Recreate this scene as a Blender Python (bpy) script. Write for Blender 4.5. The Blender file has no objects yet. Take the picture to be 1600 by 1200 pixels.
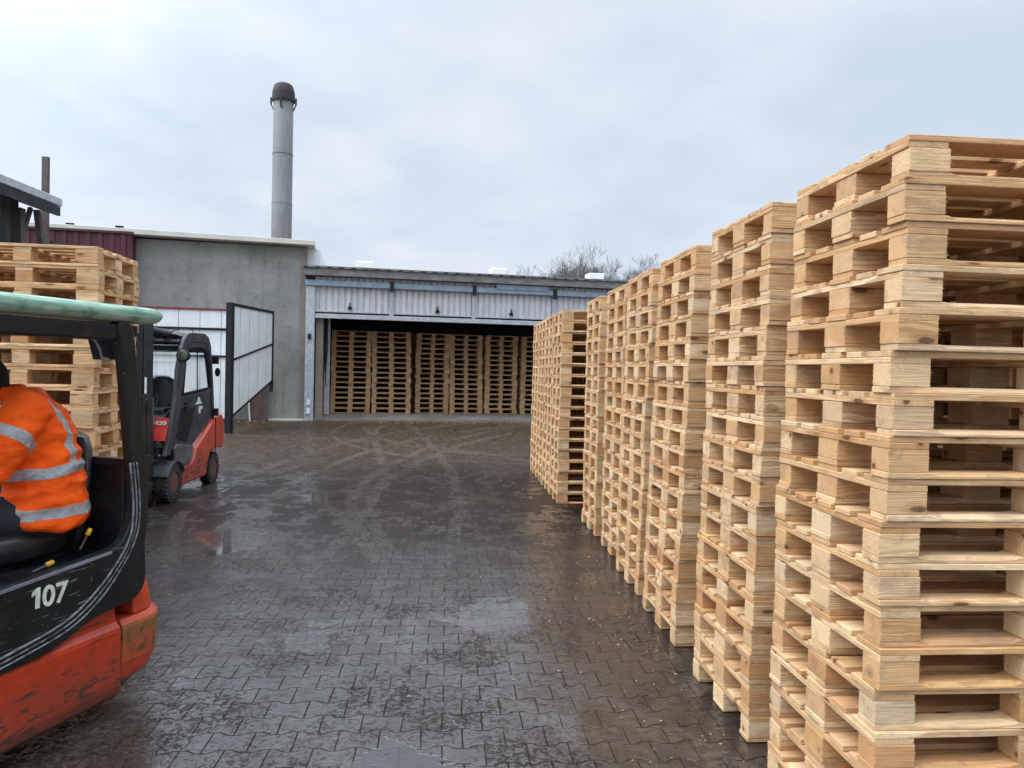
import bpy, bmesh, math, random
from mathutils import Vector, Matrix, noise
R = math.radians
random.seed(7)
S = bpy.context.scene
COL = S.collection

# ------------------------------------------------------------------ camera
def set_camera():
    a, p, r = R(4.85), R(1.04), .022
    f = Vector((math.sin(a)*math.cos(p), math.cos(a)*math.cos(p), -math.sin(p)))
    r0 = Vector((math.cos(a), -math.sin(a), 0)); u0 = r0.cross(f)
    rt = r0*math.cos(r) + u0*math.sin(r); up = -r0*math.sin(r) + u0*math.cos(r)
    cd = bpy.data.cameras.new('camera'); cam = bpy.data.objects.new('camera', cd); COL.objects.link(cam)
    M = Matrix((rt, up, -f)).transposed().to_4x4(); M.translation = Vector((0, 0, 1.78))
    cam.matrix_world = M
    cd.sensor_width = 36; cd.lens = 1155/1600*36; cd.clip_start = .05; cd.clip_end = 2000
    S.camera = cam
set_camera()

# ------------------------------------------------------------------ node helper
class NT:
    def __init__(s, tree): s.t = tree; s.n = tree.nodes; s.l = tree.links
    def node(s, typ, props=None, **inp):
        nd = s.n.new(typ)
        for k, v in (props or {}).items(): setattr(nd, k, v)
        for k, v in inp.items():
            key = int(k[1:]) if k[0] == 'i' and k[1:].isdigit() else k.replace('_', ' ')
            s.set(nd.inputs[key], v)
        return nd
    def set(s, sock, v):
        if isinstance(v, bpy.types.NodeSocket): s.l.new(v, sock)
        else: sock.default_value = v
    def m(s, op, a, b=None, c=None, clamp=False):
        nd = s.n.new('ShaderNodeMath'); nd.operation = op; nd.use_clamp = clamp
        for i, v in enumerate((a, b, c)):
            if v is not None: s.set(nd.inputs[i], v)
        return nd.outputs[0]
    def vm(s, op, a, b=None, scale=None):
        nd = s.n.new('ShaderNodeVectorMath'); nd.operation = op
        s.set(nd.inputs[0], a)
        if b is not None: s.set(nd.inputs[1], b)
        if scale is not None: s.set(nd.inputs['Scale'], scale)
        return nd.outputs[1] if op in ('LENGTH', 'DOT_PRODUCT', 'DISTANCE') else nd.outputs[0]
    def noise(s, vec, scale, detail=4, rough=.55, dist=0., dim='3D'):
        nd = s.node('ShaderNodeTexNoise', {'noise_dimensions': dim}, Scale=scale, Detail=detail, Roughness=rough, Distortion=dist)
        if vec is not None: s.l.new(vec, nd.inputs['Vector'])
        return nd.outputs['Fac']
    def ss(s, x, lo, hi, a=0., b=1.):
        nd = s.node('ShaderNodeMapRange', {'interpolation_type': 'SMOOTHSTEP'})
        for i, v in enumerate((x, lo, hi, a, b)): s.set(nd.inputs[i], v)
        return nd.outputs[0]
    def mix(s, f, a, b, mode='MIX'):
        nd = s.n.new('ShaderNodeMix'); nd.data_type = 'RGBA'; nd.blend_type = mode
        s.set(nd.inputs[0], f)
        for i, v in ((6, a), (7, b)):
            if isinstance(v, tuple) and len(v) == 3: v = v+(1,)
            s.set(nd.inputs[i], v)
        return nd.outputs[2]
    def xyz(s, vec):
        nd = s.n.new('ShaderNodeSeparateXYZ'); s.l.new(vec, nd.inputs[0]); return nd.outputs
    def comb(s, x, y, z):
        nd = s.n.new('ShaderNodeCombineXYZ')
        for i, v in enumerate((x, y, z)): s.set(nd.inputs[i], v)
        return nd.outputs[0]
    def bump(s, h, strength, dist, normal=None):
        nd = s.node('ShaderNodeBump', Strength=strength, Distance=dist, Height=h)
        if normal is not None: s.l.new(normal, nd.inputs['Normal'])
        return nd.outputs[0]

# ------------------------------------------------------------------ world: overcast
SUN_EL, SUN_AZ = R(50), R(258)          # azimuth clockwise from +Y: behind the camera, to its left
sun_dir = Vector((math.sin(SUN_AZ)*math.cos(SUN_EL), math.cos(SUN_AZ)*math.cos(SUN_EL), math.sin(SUN_EL)))
def set_world():
    w = bpy.data.worlds.new('World'); S.world = w; w.use_nodes = True
    t = NT(w.node_tree); t.n.clear()
    sky = t.node('ShaderNodeTexSky', {'sky_type': 'NISHITA', 'sun_disc': False, 'sun_elevation': SUN_EL, 'sun_rotation': SUN_AZ,
                 'air_density': 1.0, 'dust_density': 4.0})
    tc = t.node('ShaderNodeTexCoord').outputs['Generated']
    x, y, z = t.xyz(tc)
    zc = t.m('MAXIMUM', z, 0.)
    k = t.m('DIVIDE', 1., t.m('ADD', zc, .22))
    p = t.comb(t.m('MULTIPLY', x, k), t.m('MULTIPLY', y, k), 0.)
    n1 = t.noise(p, .9, 4, .5, .2); n2 = t.noise(p, 2.6, 5, .5, .3)
    n = t.m('ADD', t.m('MULTIPLY', n1, .6), t.m('MULTIPLY', n2, .4))
    f = t.ss(n, .36, .64)
    c = t.mix(f, (.60, .70, .825), (.785, .85, .94))
    c = t.mix(t.ss(z, .0, .22, .55, 0.), c, (.82, .875, .94))
    # sky brightened overhead and round the sun behind the camera to light the scene
    zen = t.ss(z, .46, .80, 1., 2.3)
    d = t.vm('DOT_PRODUCT', tc, tuple(sun_dir))
    glow = t.ss(d, .15, 1., 1., 2.1)
    c = t.mix(1., c, t.comb(*(t.m('MULTIPLY', zen, glow),)*3), 'MULTIPLY')
    c10 = t.vm('SCALE', c, scale=10.)
    col = t.mix(.94, sky.outputs[0], c10)
    bg = t.node('ShaderNodeBackground', Color=col, Strength=.1)
    out = t.node('ShaderNodeOutputWorld'); t.l.new(bg.outputs[0], out.inputs[0])
set_world()
sl = bpy.data.lights.new('sun', 'SUN'); sl.energy = 1.5; sl.angle = R(35); sl.color = (1, .96, .9)
so = bpy.data.objects.new('sun', sl); COL.objects.link(so); so.rotation_euler = sun_dir.to_track_quat('Z', 'Y').to_euler(); so.location = sun_dir*30
S.view_settings.view_transform = 'Standard'; S.view_settings.look = 'None'
S.view_settings.exposure = .1; S.view_settings.gamma = 1; S.view_settings.use_curve_mapping = False
S.cycles.max_bounces = 6; S.cycles.diffuse_bounces = 4; S.cycles.glossy_bounces = 3

# ------------------------------------------------------------------ materials
def mat(name):
    m = bpy.data.materials.new(name); m.use_nodes = True; t = NT(m.node_tree); t.n.clear()
    b = t.node('ShaderNodeBsdfPrincipled'); o = t.node('ShaderNodeOutputMaterial'); t.l.new(b.outputs[0], o.inputs[0])
    return m, t, b
def mapped(t, scale=(1, 1, 1), rnd=True):
    co = t.node('ShaderNodeTexCoord').outputs['Object']
    if rnd:
        r = t.node('ShaderNodeObjectInfo').outputs['Random']
        co = t.vm('ADD', co, t.comb(t.m('MULTIPLY', r, 37.), t.m('MULTIPLY', r, 91.), t.m('MULTIPLY', r, 53.)))
    return t.vm('MULTIPLY', co, scale)

def wood_mat(name, bright=1., island=False):
    m, t, b = mat(name)
    co = t.node('ShaderNodeTexCoord').outputs['Object']
    rnd = t.node('ShaderNodeObjectInfo').outputs['Random']
    if island:
        isl = t.node('ShaderNodeNewGeometry').outputs['Random Per Island']
        rnd = t.m('FRACT', t.m('ADD', t.m('MULTIPLY', rnd, 7.3), isl))
    r2 = t.m('FRACT', t.m('MULTIPLY', rnd, 17.13)); r3 = t.m('FRACT', t.m('MULTIPLY', rnd, 71.7))
    r4 = t.m('FRACT', t.m('MULTIPLY', rnd, 193.1))
    off = t.comb(t.m('MULTIPLY', r2, 40.), t.m('MULTIPLY', r3, 40.), t.m('MULTIPLY', rnd, 40.))
    pc = t.vm('ADD', co, off)
    x, y, z = t.xyz(co)
    # ring centre off the board
    wob = t.noise(t.vm('MULTIPLY', pc, (2.2, 7, 7)), 1., 3, .5)
    yy = t.m('ADD', y, t.m('MULTIPLY', t.m('SUBTRACT', r2, .5), .22)); zz = t.m('ADD', z, t.m('MULTIPLY', t.m('SUBTRACT', r3, .5), .16))
    rad = t.m('SQRT', t.m('ADD', t.m('MULTIPLY', yy, yy), t.m('MULTIPLY', zz, zz)))
    rad = t.m('ADD', rad, t.m('MULTIPLY', wob, .035))
    rings = t.m('FRACT', t.m('MULTIPLY', rad, 150.))
    rings = t.m('MULTIPLY', t.ss(rings, 0., .75), t.ss(rings, 1., .85))
    fib = t.noise(t.vm('MULTIPLY', pc, (9, 160, 160)), 1., 4, .65)
    blot = t.noise(t.vm('MULTIPLY', pc, (3., 7, 7)), 1., 5, .6)
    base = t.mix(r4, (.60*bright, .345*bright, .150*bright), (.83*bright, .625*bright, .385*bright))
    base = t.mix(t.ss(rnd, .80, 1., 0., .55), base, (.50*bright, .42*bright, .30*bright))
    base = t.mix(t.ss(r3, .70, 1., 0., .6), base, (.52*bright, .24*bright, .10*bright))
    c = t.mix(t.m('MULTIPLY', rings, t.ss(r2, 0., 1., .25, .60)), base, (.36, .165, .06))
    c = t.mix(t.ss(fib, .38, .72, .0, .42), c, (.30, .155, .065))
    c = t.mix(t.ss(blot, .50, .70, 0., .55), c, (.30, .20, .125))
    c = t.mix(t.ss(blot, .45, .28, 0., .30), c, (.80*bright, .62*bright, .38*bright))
    # knots
    v = t.node('ShaderNodeTexVoronoi', {'feature': 'F1'}, Scale=1.); t.l.new(t.vm('MULTIPLY', pc, (4.3, 12, 12)), v.inputs['Vector'])
    cr = t.xyz(v.outputs['Color'])[0]
    kd = t.m('ADD', v.outputs['Distance'], t.m('MULTIPLY', t.m('SUBTRACT', t.noise(pc, 60., 2), .5), .08))
    kn = t.m('MULTIPLY', t.ss(kd, .17, .10), t.ss(cr, .42, .47))
    halo = t.m('MULTIPLY', t.ss(kd, .40, .14), t.ss(cr, .42, .47))
    c = t.mix(t.m('MULTIPLY', halo, .45), c, (.34, .15, .055))
    c = t.mix(t.m('MULTIPLY', kn, .85), c, (.10, .045, .02))
    # weathered grey tinge and grime specks
    gr = t.noise(t.vm('MULTIPLY', pc, (14, 14, 14)), 1., 5, .7)
    c = t.mix(t.ss(gr, .56, .76, 0., .6), c, (.22, .16, .12))
    t.set(b.inputs['Base Color'], c); t.set(b.inputs['Roughness'], .72); b.inputs['Specular IOR Level'].default_value = .25
    h = t.m('ADD', t.m('MULTIPLY', fib, .6), t.m('MULTIPLY', t.noise(pc, 90., 3, .7), .5))
    t.set(b.inputs['Normal'], t.bump(h, .8, .0035))
    return m
WOOD = wood_mat('pine_wood', 1.12)
WOOD_I = wood_mat('pine_wood_whole', 1.12, True)
WOOD_SHADE = wood_mat('pine_wood_hall_shade', .58, True)  # same pine with the hall's shade put into its colour

def plain(name, col, rough=.5, metal=0., var=.25, scale=6., bump=.0, dirt=None, dirt_amt=.5, spec=.5, vec=(1, 1, 1), dlo=.5, dhi=.72, coat=0.):
    m, t, b = mat(name)
    p = mapped(t, vec)
    n = t.noise(p, scale, 6, .6)
    lo = tuple(c*(1-var) for c in col); hi = tuple(min(1, c*(1+var)) for c in col)
    c = t.mix(t.ss(n, .3, .7), lo, hi)
    if dirt:
        n2 = t.noise(p, scale*1.7, 8, .7, .4)
        c = t.mix(t.ss(n2, dlo, dhi, 0., dirt_amt), c, dirt)
    t.set(b.inputs['Base Color'], c)
    t.set(b.inputs['Roughness'], t.ss(n, .3, .7, max(0, rough-.1), min(1, rough+.12)))
    b.inputs['Metallic'].default_value = metal; b.inputs['Specular IOR Level'].default_value = spec
    b.inputs['Coat Weight'].default_value = coat
    if bump: t.set(b.inputs['Normal'], t.bump(t.noise(p, scale*9, 4, .65), .5, bump))
    return m

M_BLACK = plain('black_paint', (.009, .010, .013), .48, bump=.001, var=.3, dirt=(.045, .04, .036), dirt_amt=.4, spec=.3)
M_DARK = plain('charcoal_plastic', (.038, .041, .050), .5, bump=.0006, dirt=(.10, .09, .08), dirt_amt=.35)
def scratched(m, amt=.7, col=(.30, .31, .30)):
    t = NT(m.node_tree); b = [n for n in t.n if n.type == 'BSDF_PRINCIPLED'][0]
    p = t.node('ShaderNodeTexCoord').outputs['Object']
    old = b.inputs['Base Color'].links[0].from_socket
    w = t.noise(t.vm('MULTIPLY', p, (3., 3., 60.)), 1.3, 3, .5, 1.4); k = t.noise(p, 2.4, 3)
    f = t.m('MULTIPLY', t.m('MULTIPLY', t.ss(w, .64, .655), t.ss(k, .45, .55)), t.ss(t.xyz(p)[2], .95, .84))
    sp = t.ss(t.noise(p, 42., 3, .6), .70, .73)
    t.l.new(t.mix(t.m('MULTIPLY', t.m('MAXIMUM', f, sp), amt), old, col), b.inputs['Base Color']); return m
M_GREENBLK = plain('dark_green_black_paint', (.008, .013, .013), .42, bump=.0006, dirt=(.045, .05, .045), dirt_amt=.35, scale=3., spec=.35)
scratched(M_GREENBLK)
M_RUBBER = plain('tyre_rubber', (.028, .027, .027), .7, bump=.003, dirt=(.10, .085, .065), dirt_amt=.7, scale=9)
M_STEEL = plain('greasy_steel', (.09, .09, .095), .42, .6, bump=.001, dirt=(.12, .07, .04), dirt_amt=.6)
M_CHROME = plain('polished_rod', (.6, .6, .6), .2, 1.)
M_GALV = plain('galvanised_steel', (.46, .48, .51), .45, .35, var=.18, scale=10, dirt=(.30, .32, .35), dirt_amt=.5)
M_GALVB = plain('blue_galvanised_steel', (.25, .32, .39), .42, .3, var=.2, scale=5, dirt=(.30, .33, .36), dirt_amt=.5)
M_WHITE = plain('white_enamel', (.80, .83, .85), .45, var=.06, scale=3, dirt=(.50, .50, .47), dirt_amt=.4)
M_VENT = plain('white_vent_paint', (.82, .81, .78), .5, var=.06, scale=3)
M_MAROON = plain('maroon_sheet_metal', (.085, .015, .024), .55, var=.25, scale=3, dirt=(.06, .025, .03), dirt_amt=.6, vec=(1, 1, .3))
M_CREAM = plain('cream_sheet_metal', (.60, .585, .51), .5, var=.08, scale=2)
M_ROOFG = plain('dull_roof_edge', (.17, .165, .155), .7, var=.35, scale=3, dirt=(.30, .27, .23), dirt_amt=.5, vec=(1, 1, 3))
M_GREY = plain('hall_lining', (.12, .12, .11), .8, var=.3, scale=2, dirt=(.06, .055, .05), dirt_amt=.6)
M_REDPIPE = plain('red_rail_paint', (.22, .03, .035), .5)
M_RUST = plain('rusty_iron', (.10, .08, .08), .75, var=.35, scale=8, bump=.002)
M_TARP = plain('grey_tarpaulin', (.13, .145, .155), .4, var=.5, scale=1.6, vec=(3, 3, .6), dirt=(.03, .033, .035), dirt_amt=.8, spec=.6)
M_BOARD = plain('dirty_brown_board', (.085, .055, .045), .75, var=.35, scale=4, dirt=(.16, .13, .10), dirt_amt=.5, vec=(2, 2, .5))
M_YELLOW = plain('yellow_lever', (.75, .42, .03), .4)
M_NUM = plain('pale_marking', (.66, .72, .64), .5, var=.12, scale=20, dirt=(.2, .24, .2), dirt_amt=.5)
M_TROUSER = plain('dark_work_trousers', (.016, .018, .026), .85, bump=.002, scale=12)
M_CAP = plain('black_knit', (.012, .012, .014), .95, bump=.004, scale=30)
M_SKIN = plain('skin', (.48, .25, .19), .5, var=.08, scale=10)
M_BOOT = plain('black_boot', (.02, .018, .016), .5)
M_BARK = plain('bare_bark', (.14, .13, .135), .9, var=.3, scale=2)
M_PINKLINE = plain('pale_edge_strip', (.20, .20, .26), .45, var=.2, scale=12, dirt=(.05, .05, .055), dirt_amt=.6)
M_SEAM = plain('rubber_seam', (.05, .055, .065), .5, var=.4, scale=14, dirt=(.26, .28, .29), dirt_amt=.8, dlo=.40, dhi=.6)
M_GLASSM = None
def glass_mat():
    m, t, b = mat('dirty_glass')
    b.inputs['Base Color'].default_value = (.8, .87, .86, 1); b.inputs['Transmission Weight'].default_value = 1.; b.inputs['Roughness'].default_value = .03
    b.inputs['IOR'].default_value = 1.05
    t.set(b.inputs['Alpha'], .35)
    return m
M_GLASS = glass_mat()
def lens_mat():
    m, t, b = mat('lamp_lens')
    b.inputs['Base Color'].default_value = (.10, .10, .08, 1); b.inputs['Roughness'].default_value = .2; b.inputs['Metallic'].default_value = .3
    return m
M_LENS = lens_mat()

def red_mat(name, base, worn_low):
    m, t, b = mat(name)
    p = mapped(t, (1, 1, 1), False)
    n = t.noise(p, 3., 6, .6); n2 = t.noise(t.vm('MULTIPLY', p, (3., 3., 9.)), 2.2, 8, .72, .6); n3 = t.noise(p, 22., 6, .7)
    c = t.mix(t.ss(n, .3, .7), tuple(.72*k for k in base), base)
    c = t.mix(t.ss(n3, .5, .75, 0., .35), c, (.20, .045, .03))
    z = t.xyz(p)[2]
    zz = t.m('ADD', z, t.m('MULTIPLY', t.m('SUBTRACT', n, .5), .25))
    low = t.ss(zz, worn_low, worn_low-.25)
    thr = t.m('SUBTRACT', .63, t.m('MULTIPLY', low, .10))
    scr = t.ss(n2, thr, t.m('ADD', thr, .025))
    c = t.mix(t.m('MULTIPLY', low, .35), c, (.13, .075, .05))
    c = t.mix(t.m('MULTIPLY', scr, .9), c, (.045, .028, .022))
    c = t.mix(t.ss(t.m('ADD', z, t.m('MULTIPLY', t.m('SUBTRACT', n2, .5), .16)), .20, .09, 0., .85), c, (.055, .032, .022))
    c = t.mix(t.ss(n3, .42, .68, 0., .35), c, (.26, .03, .015))
    # long scratches
    w = t.noise(t.vm('MULTIPLY', p, (2., 2., 46.)), 1.6, 3, .5, .8)
    c = t.mix(t.m('MULTIPLY', t.ss(w, .665, .69), .8), c, (.07, .025, .02))
    t.set(b.inputs['Base Color'], c)
    t.set(b.inputs['Roughness'], t.m('ADD', .30, t.m('MULTIPLY', scr, .4)))
    t.set(b.inputs['Normal'], t.bump(t.m('SUBTRACT', n3, scr), .3, .002))
    return m
M_RED = red_mat('worn_orange_red_paint', (.56, .048, .014), .46)
M_RED2 = red_mat('worn_red_paint', (.60, .075, .045), .55)

def rear_mat():
    m, t, b = mat('scraped_counterweight_paint')
    p = mapped(t, (1, 1, 1), False); x, y, z = t.xyz(p)
    n = t.noise(p, 9., 8, .75); n2 = t.noise(p, 50., 6, .7); n1 = t.noise(p, 3., 5, .6)
    c = t.mix(t.ss(n1, .3, .7), (.42, .045, .016), (.60, .065, .02))
    top = t.ss(t.m('ADD', z, t.m('MULTIPLY', t.m('SUBTRACT', n, .5), .35)), .20, .40)
    belowridge = t.ss(z, .46, .43)
    w = t.m('MULTIPLY', top, belowridge)
    c = t.mix(t.ss(t.m('ADD', z, t.m('MULTIPLY', t.m('SUBTRACT', n, .5), .2)), .20, .08), c, (.06, .035, .022))
    c = t.mix(t.m('MULTIPLY', w, t.ss(n2, .3, .6, .4, .95)), c, (.19, .115, .04))
    c = t.mix(t.m('MULTIPLY', w, t.ss(n, .52, .62)), c, (.045, .04, .018))
    c = t.mix(t.ss(n2, .66, .74, 0., .8), c, (.05, .03, .02))
    t.set(b.inputs['Base Color'], c); b.inputs['Roughness'].default_value = .42
    t.set(b.inputs['Normal'], t.bump(t.m('ADD', n, n2), .4, .003))
    return m
M_REAR = rear_mat()

def roof_mat():
    m, t, b = mat('weathered_green_roof')
    p = mapped(t, (1, 1, 1), False); x, y, z = t.xyz(p)
    st = t.noise(t.vm('MULTIPLY', p, (1.2, 6, 50)), 3., 5, .65); n = t.noise(p, 6., 6, .6)
    c = t.mix(t.ss(st, .35, .65), (.085, .25, .155), (.36, .50, .40))
    c = t.mix(t.ss(t.m('ADD', z, t.m('MULTIPLY', n, .05)), 2.035, 2.02, 0., .55), c, (.50, .54, .47))
    c = t.mix(t.ss(n, .50, .70, 0., .7), c, (.05, .12, .075))
    t.set(b.inputs['Base Color'], c); b.inputs['Roughness'].default_value = .5
    t.set(b.inputs['Normal'], t.bump(st, .3, .004))
    return m
M_ROOF = roof_mat()

def concrete_mat():
    m, t, b = mat('rough_green_grey_concrete')
    p = mapped(t, (1, 1, 1), False); x, y, z = t.xyz(p)
    n = t.noise(p, .8, 7, .62); n2 = t.noise(p, 5., 8, .7, .5); st = t.noise(t.vm('MULTIPLY', p, (3.2, 3.2, .35)), 1.6, 5, .6)
    c = t.mix(t.ss(n, .35, .65), (.215, .225, .205), (.32, .325, .30))
    c = t.mix(t.ss(n2, .52, .72, 0., .6), c, (.31, .325, .29))
    c = t.mix(t.ss(n2, .46, .30, 0., .5), c, (.085, .095, .085))
    c = t.mix(t.ss(st, .52, .70, 0., .4), c, (.13, .135, .12))
    cr = t.noise(t.vm('MULTIPLY', p, (1., 1., 2.4)), 1.9, 8, .8, 1.2)
    c = t.mix(t.m('MULTIPLY', t.ss(t.m('ABSOLUTE', t.m('SUBTRACT', cr, .5)), .008, .002), .5), c, (.07, .07, .065))
    # rain-washed dark band under the eaves that is a stain on the wall, and brown splash at its right corner
    ed = t.m('ADD', x, t.m('MULTIPLY', t.m('SUBTRACT', n2, .5), .25))
    c = t.mix(t.ss(ed, -.22, -.10, 0., .45), c, (.20, .125, .07))
    t.set(b.inputs['Base Color'], c); b.inputs['Roughness'].default_value = .85
    t.set(b.inputs['Normal'], t.bump(t.m('ADD', n2, t.noise(p, 30., 4, .7)), .5, .012))
    return m
M_CONC = concrete_mat()

def ribbed_mat(name, col, pitch, axis=0, groove=.35, dirt=(.2, .2, .2)):
    m, t, b = mat(name)
    p = mapped(t, (1, 1, 1), False); a = t.xyz(p)[axis]
    f = t.m('FRACT', t.m('DIVIDE', a, pitch))
    d = t.m('ABSOLUTE', t.m('SUBTRACT', f, .5))
    g = t.ss(d, .47, .5)
    n = t.noise(p, 2.2, 6, .6); n2 = t.noise(t.vm('MULTIPLY', p, (6, 6, .7)), 2., 5, .6)
    c = t.mix(t.ss(n, .3, .7), tuple(.86*k for k in col), col)
    c = t.mix(t.ss(n2, .55, .75, 0., .35), c, dirt)
    c = t.mix(t.m('MULTIPLY', g, groove), c, (.05, .05, .06))
    t.set(b.inputs['Base Color'], c); b.inputs['Roughness'].default_value = .45
    t.set(b.inputs['Normal'], t.bump(t.m('SUBTRACT', 1., g), .6, .01))
    return m
M_PANEL = ribbed_mat('white_sandwich_panel', (.80, .83, .84), .5, 0, .75, (.45, .46, .44))
M_PANELY = ribbed_mat('white_ribbed_panel', (.84, .87, .88), .5, 0, .7, (.42, .44, .43))
M_CORR = plain('grey_corrugated_sheet', (.56, .56, .58), .5, .1, var=.12, scale=2.5, dirt=(.28, .29, .31), dirt_amt=.5, vec=(3, 3, .6))

# ---- wet interlocking pavers
def ground_mat():
    m, t, b = mat('wet_interlocking_pavers')
    P = t.node('ShaderNodeTexCoord').outputs['Object']
    x, y, z = t.xyz(P)
    H, L, A = .165, .200, .0135
    wn = t.noise(P, 1.3, 2)
    xs = t.m('ADD', x, t.m('MULTIPLY', t.m('SUBTRACT', wn, .5), .03))
    ys = t.m('ADD', y, t.m('MULTIPLY', t.m('SUBTRACT', t.noise(P, 1.1, 2), .5), .03))
    u = t.m('DIVIDE', xs, L); v = t.m('DIVIDE', ys, H)
    n = t.m('ROUND', v)
    par = t.m('SUBTRACT', 1., t.m('MULTIPLY', t.m('FLOORED_MODULO', n, 2.), 2.))       # +1 even, -1 odd
    # trapezoid wave, period 1, -1 at integer u
    tr = t.m('SUBTRACT', t.m('MULTIPLY', t.m('ABSOLUTE', t.m('SUBTRACT', t.m('FRACT', u), .5)), -4.), -1.)
    tr = t.m('MAXIMUM', t.m('MINIMUM', t.m('MULTIPLY', tr, 2.4), 1.), -1.)
    off = t.m('MULTIPLY', t.m('MULTIPLY', tr, par), A)
    dy = t.m('SUBTRACT', t.m('SUBTRACT', ys, t.m('MULTIPLY', n, H)), off)
    row = t.m('SUBTRACT', n, t.m('LESS_THAN', dy, 0.))
    ph = t.m('MULTIPLY', t.m('FLOORED_MODULO', row, 2.), .5)
    uu = t.m('SUBTRACT', u, ph)
    col = t.m('ROUND', uu)
    dx = t.m('MULTIPLY', t.m('ABSOLUTE', t.m('SUBTRACT', uu, col)), L)
    dj = t.m('MINIMUM', t.m('ABSOLUTE', dy), t.m('MULTIPLY', dx, 1.45))
    brick = t.node('ShaderNodeTexWhiteNoise', {'noise_dimensions': '3D'})
    t.l.new(t.comb(t.m('FLOOR', uu), row, 0.), brick.inputs['Vector'])
    br = brick.outputs['Value']
    # large patterns
    big = t.noise(P, .45, 5, .55, .4); mid = t.noise(P, 2.1, 6, .62, .5); fine = t.noise(P, 28., 5, .7); grit = t.noise(P, 130., 3, .75)
    mudn = t.noise(P, .8, 6, .6, .3)
    # wheel tracks: wide arcs and near straight runs
    tracks = None
    for cx, cy, rad in ((11.56, 10.96, 12.85), (11.42, 10.53, 12.42), (-35.3, 10.05, 35.45), (-35.3, 10.05, 34.3), (8.43, 11.06, 10.78), (8.43, 11.06, 11.7), (1.39, 18.0, 3.12), (1.39, 18.0, 4.1), (-9.0, 5.5, 7.6), (-9.0, 5.5, 8.5), (-4.2, 9.2, 7.6)):
        dd = t.vm('DISTANCE', t.comb(x, y, 0.), (cx, cy, 0.))
        dd = t.m('ABSOLUTE', t.m('SUBTRACT', t.m('ADD', dd, t.m('MULTIPLY', t.m('SUBTRACT', big, .5), .22)), rad))
        s = t.ss(t.m('ADD', dd, t.m('MULTIPLY', t.m('SUBTRACT', mid, .5), .10)), .10, .055)
        s = t.m('MULTIPLY', s, t.ss(t.noise(P, .5+.03*abs(rad), 3), .38, .50))
        tracks = s if tracks is None else t.m('MAXIMUM', tracks, s)
    tread = t.ss(t.noise(P, 19., 4, .7), .42, .54)
    tracks = t.m('MULTIPLY', tracks, tread)
    # mud toward the hall
    far = t.ss(t.m('ADD', y, t.m('MULTIPLY', t.m('SUBTRACT', big, .5), 5.)), 11., 15.5)
    mud = t.m('MAXIMUM', t.m('MULTIPLY', far, .9), t.ss(mudn, .56, .72, 0., .55))
    wet = t.ss(t.m('ADD', t.m('MULTIPLY', big, .55), t.m('MULTIPLY', mid, .45)), .44, .60)      # standing film of water
    wet = t.m('MULTIPLY', wet, t.ss(far, .0, 1., 1., .35))
    pud = t.noise(P, .33, 3, .5); 
    # joints
    jn = t.m('ADD', .0014, t.m('MULTIPLY', mid, .0030))
    g = t.ss(dj, t.m('ADD', jn, .0028), t.m('MULTIPLY', jn, .6))
    g = t.m('MULTIPLY', g, t.m('SUBTRACT', 1., t.m('MULTIPLY', mud, .6)))
    g = t.m('MULTIPLY', g, t.ss(t.noise(P, 2.6, 5, .68), .36, .50, .30, 1.))
    gd = g
    med = t.noise(P, 9., 5, .65, .6)
    area = t.ss(t.noise(P, 1.7, 4, .6), .40, .62, .15, 1.)
    sp = t.m('MULTIPLY', t.ss(t.m('ADD', t.noise(P, 30., 5, .78, .8), t.m('MULTIPLY', t.m('SUBTRACT', area, .7), .10)), .515, .555), t.m('ADD', .35, t.m('MULTIPLY', area, .65)))
    band = t.m('MULTIPLY', t.ss(y, 6.0, 9.0), t.ss(y, 16.5, 13.5))
    blot = t.ss(t.m('ADD', t.noise(t.vm('MULTIPLY', P, (1., .6, 1.)), 2.0, 6, .68, .3), t.m('MULTIPLY', t.m('SUBTRACT', br, .5), .20)), .455, .505)
    blot = t.m('MULTIPLY', blot, t.m('ADD', .12, t.m('MULTIPLY', band, .88)))
    base = t.mix(br, (.012, .008, .007), (.027, .018, .015))
    base = t.mix(t.ss(fine, .40, .7, 0., .5), base, (.042, .030, .024))
    base = t.mix(t.m('MULTIPLY', blot, .8), base, (.012, .005, .004))
    base = t.mix(t.ss(grit, .64, .74, 0., .5), base, (.13, .10, .075))
    mudc = t.mix(t.ss(med, .35, .65), (.026, .016, .010), (.090, .062, .038))
    base = t.mix(t.m('MULTIPLY', mud, t.ss(fine, .2, .6, .55, 1.)), base, mudc)
    base = t.mix(t.m('MULTIPLY', tracks, t.ss(far, 0., 1., .22, .5)), base, (.14, .12, .10))
    base = t.mix(t.m('MULTIPLY', gd, .85), base, (.006, .004, .004))
    t.set(b.inputs['Base Color'], base)
    # wet stone below, a thin film of rain water above it, broken by grit, dark soaked blotches, joints and mud
    film = t.m('SUBTRACT', 1., t.m('MULTIPLY', sp, .85))
    film = t.m('MULTIPLY', film, t.m('SUBTRACT', 1., t.m('MULTIPLY', blot, .85)))
    film = t.m('MAXIMUM', film, t.m('MULTIPLY', tracks, t.ss(far, 0., 1., .95, .3)))
    pd = t.vm('DISTANCE', t.comb(x, t.m('MULTIPLY', y, .8), 0.), (.35, 4.25, 0.))
    pn = t.m('MULTIPLY', t.m('SUBTRACT', t.noise(P, 4.5, 4, .6), .5), .9)
    puddle = t.ss(t.m('ADD', pd, pn), .34, .30)
    for cx, cy, rr in ((-.9, 4.9, .22), (1.9, 13.1, .5), (-2.2, 7.6, .45), (-.2, 3.2, .25), (-1.6, 10.2, .4)):
        q_ = t.vm('DISTANCE', t.comb(x, t.m('MULTIPLY', y, .8), 0.), (cx, cy*.8, 0.)); puddle = t.m('MAXIMUM', puddle, t.ss(t.m('ADD', q_, pn), rr, rr-.04))
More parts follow.
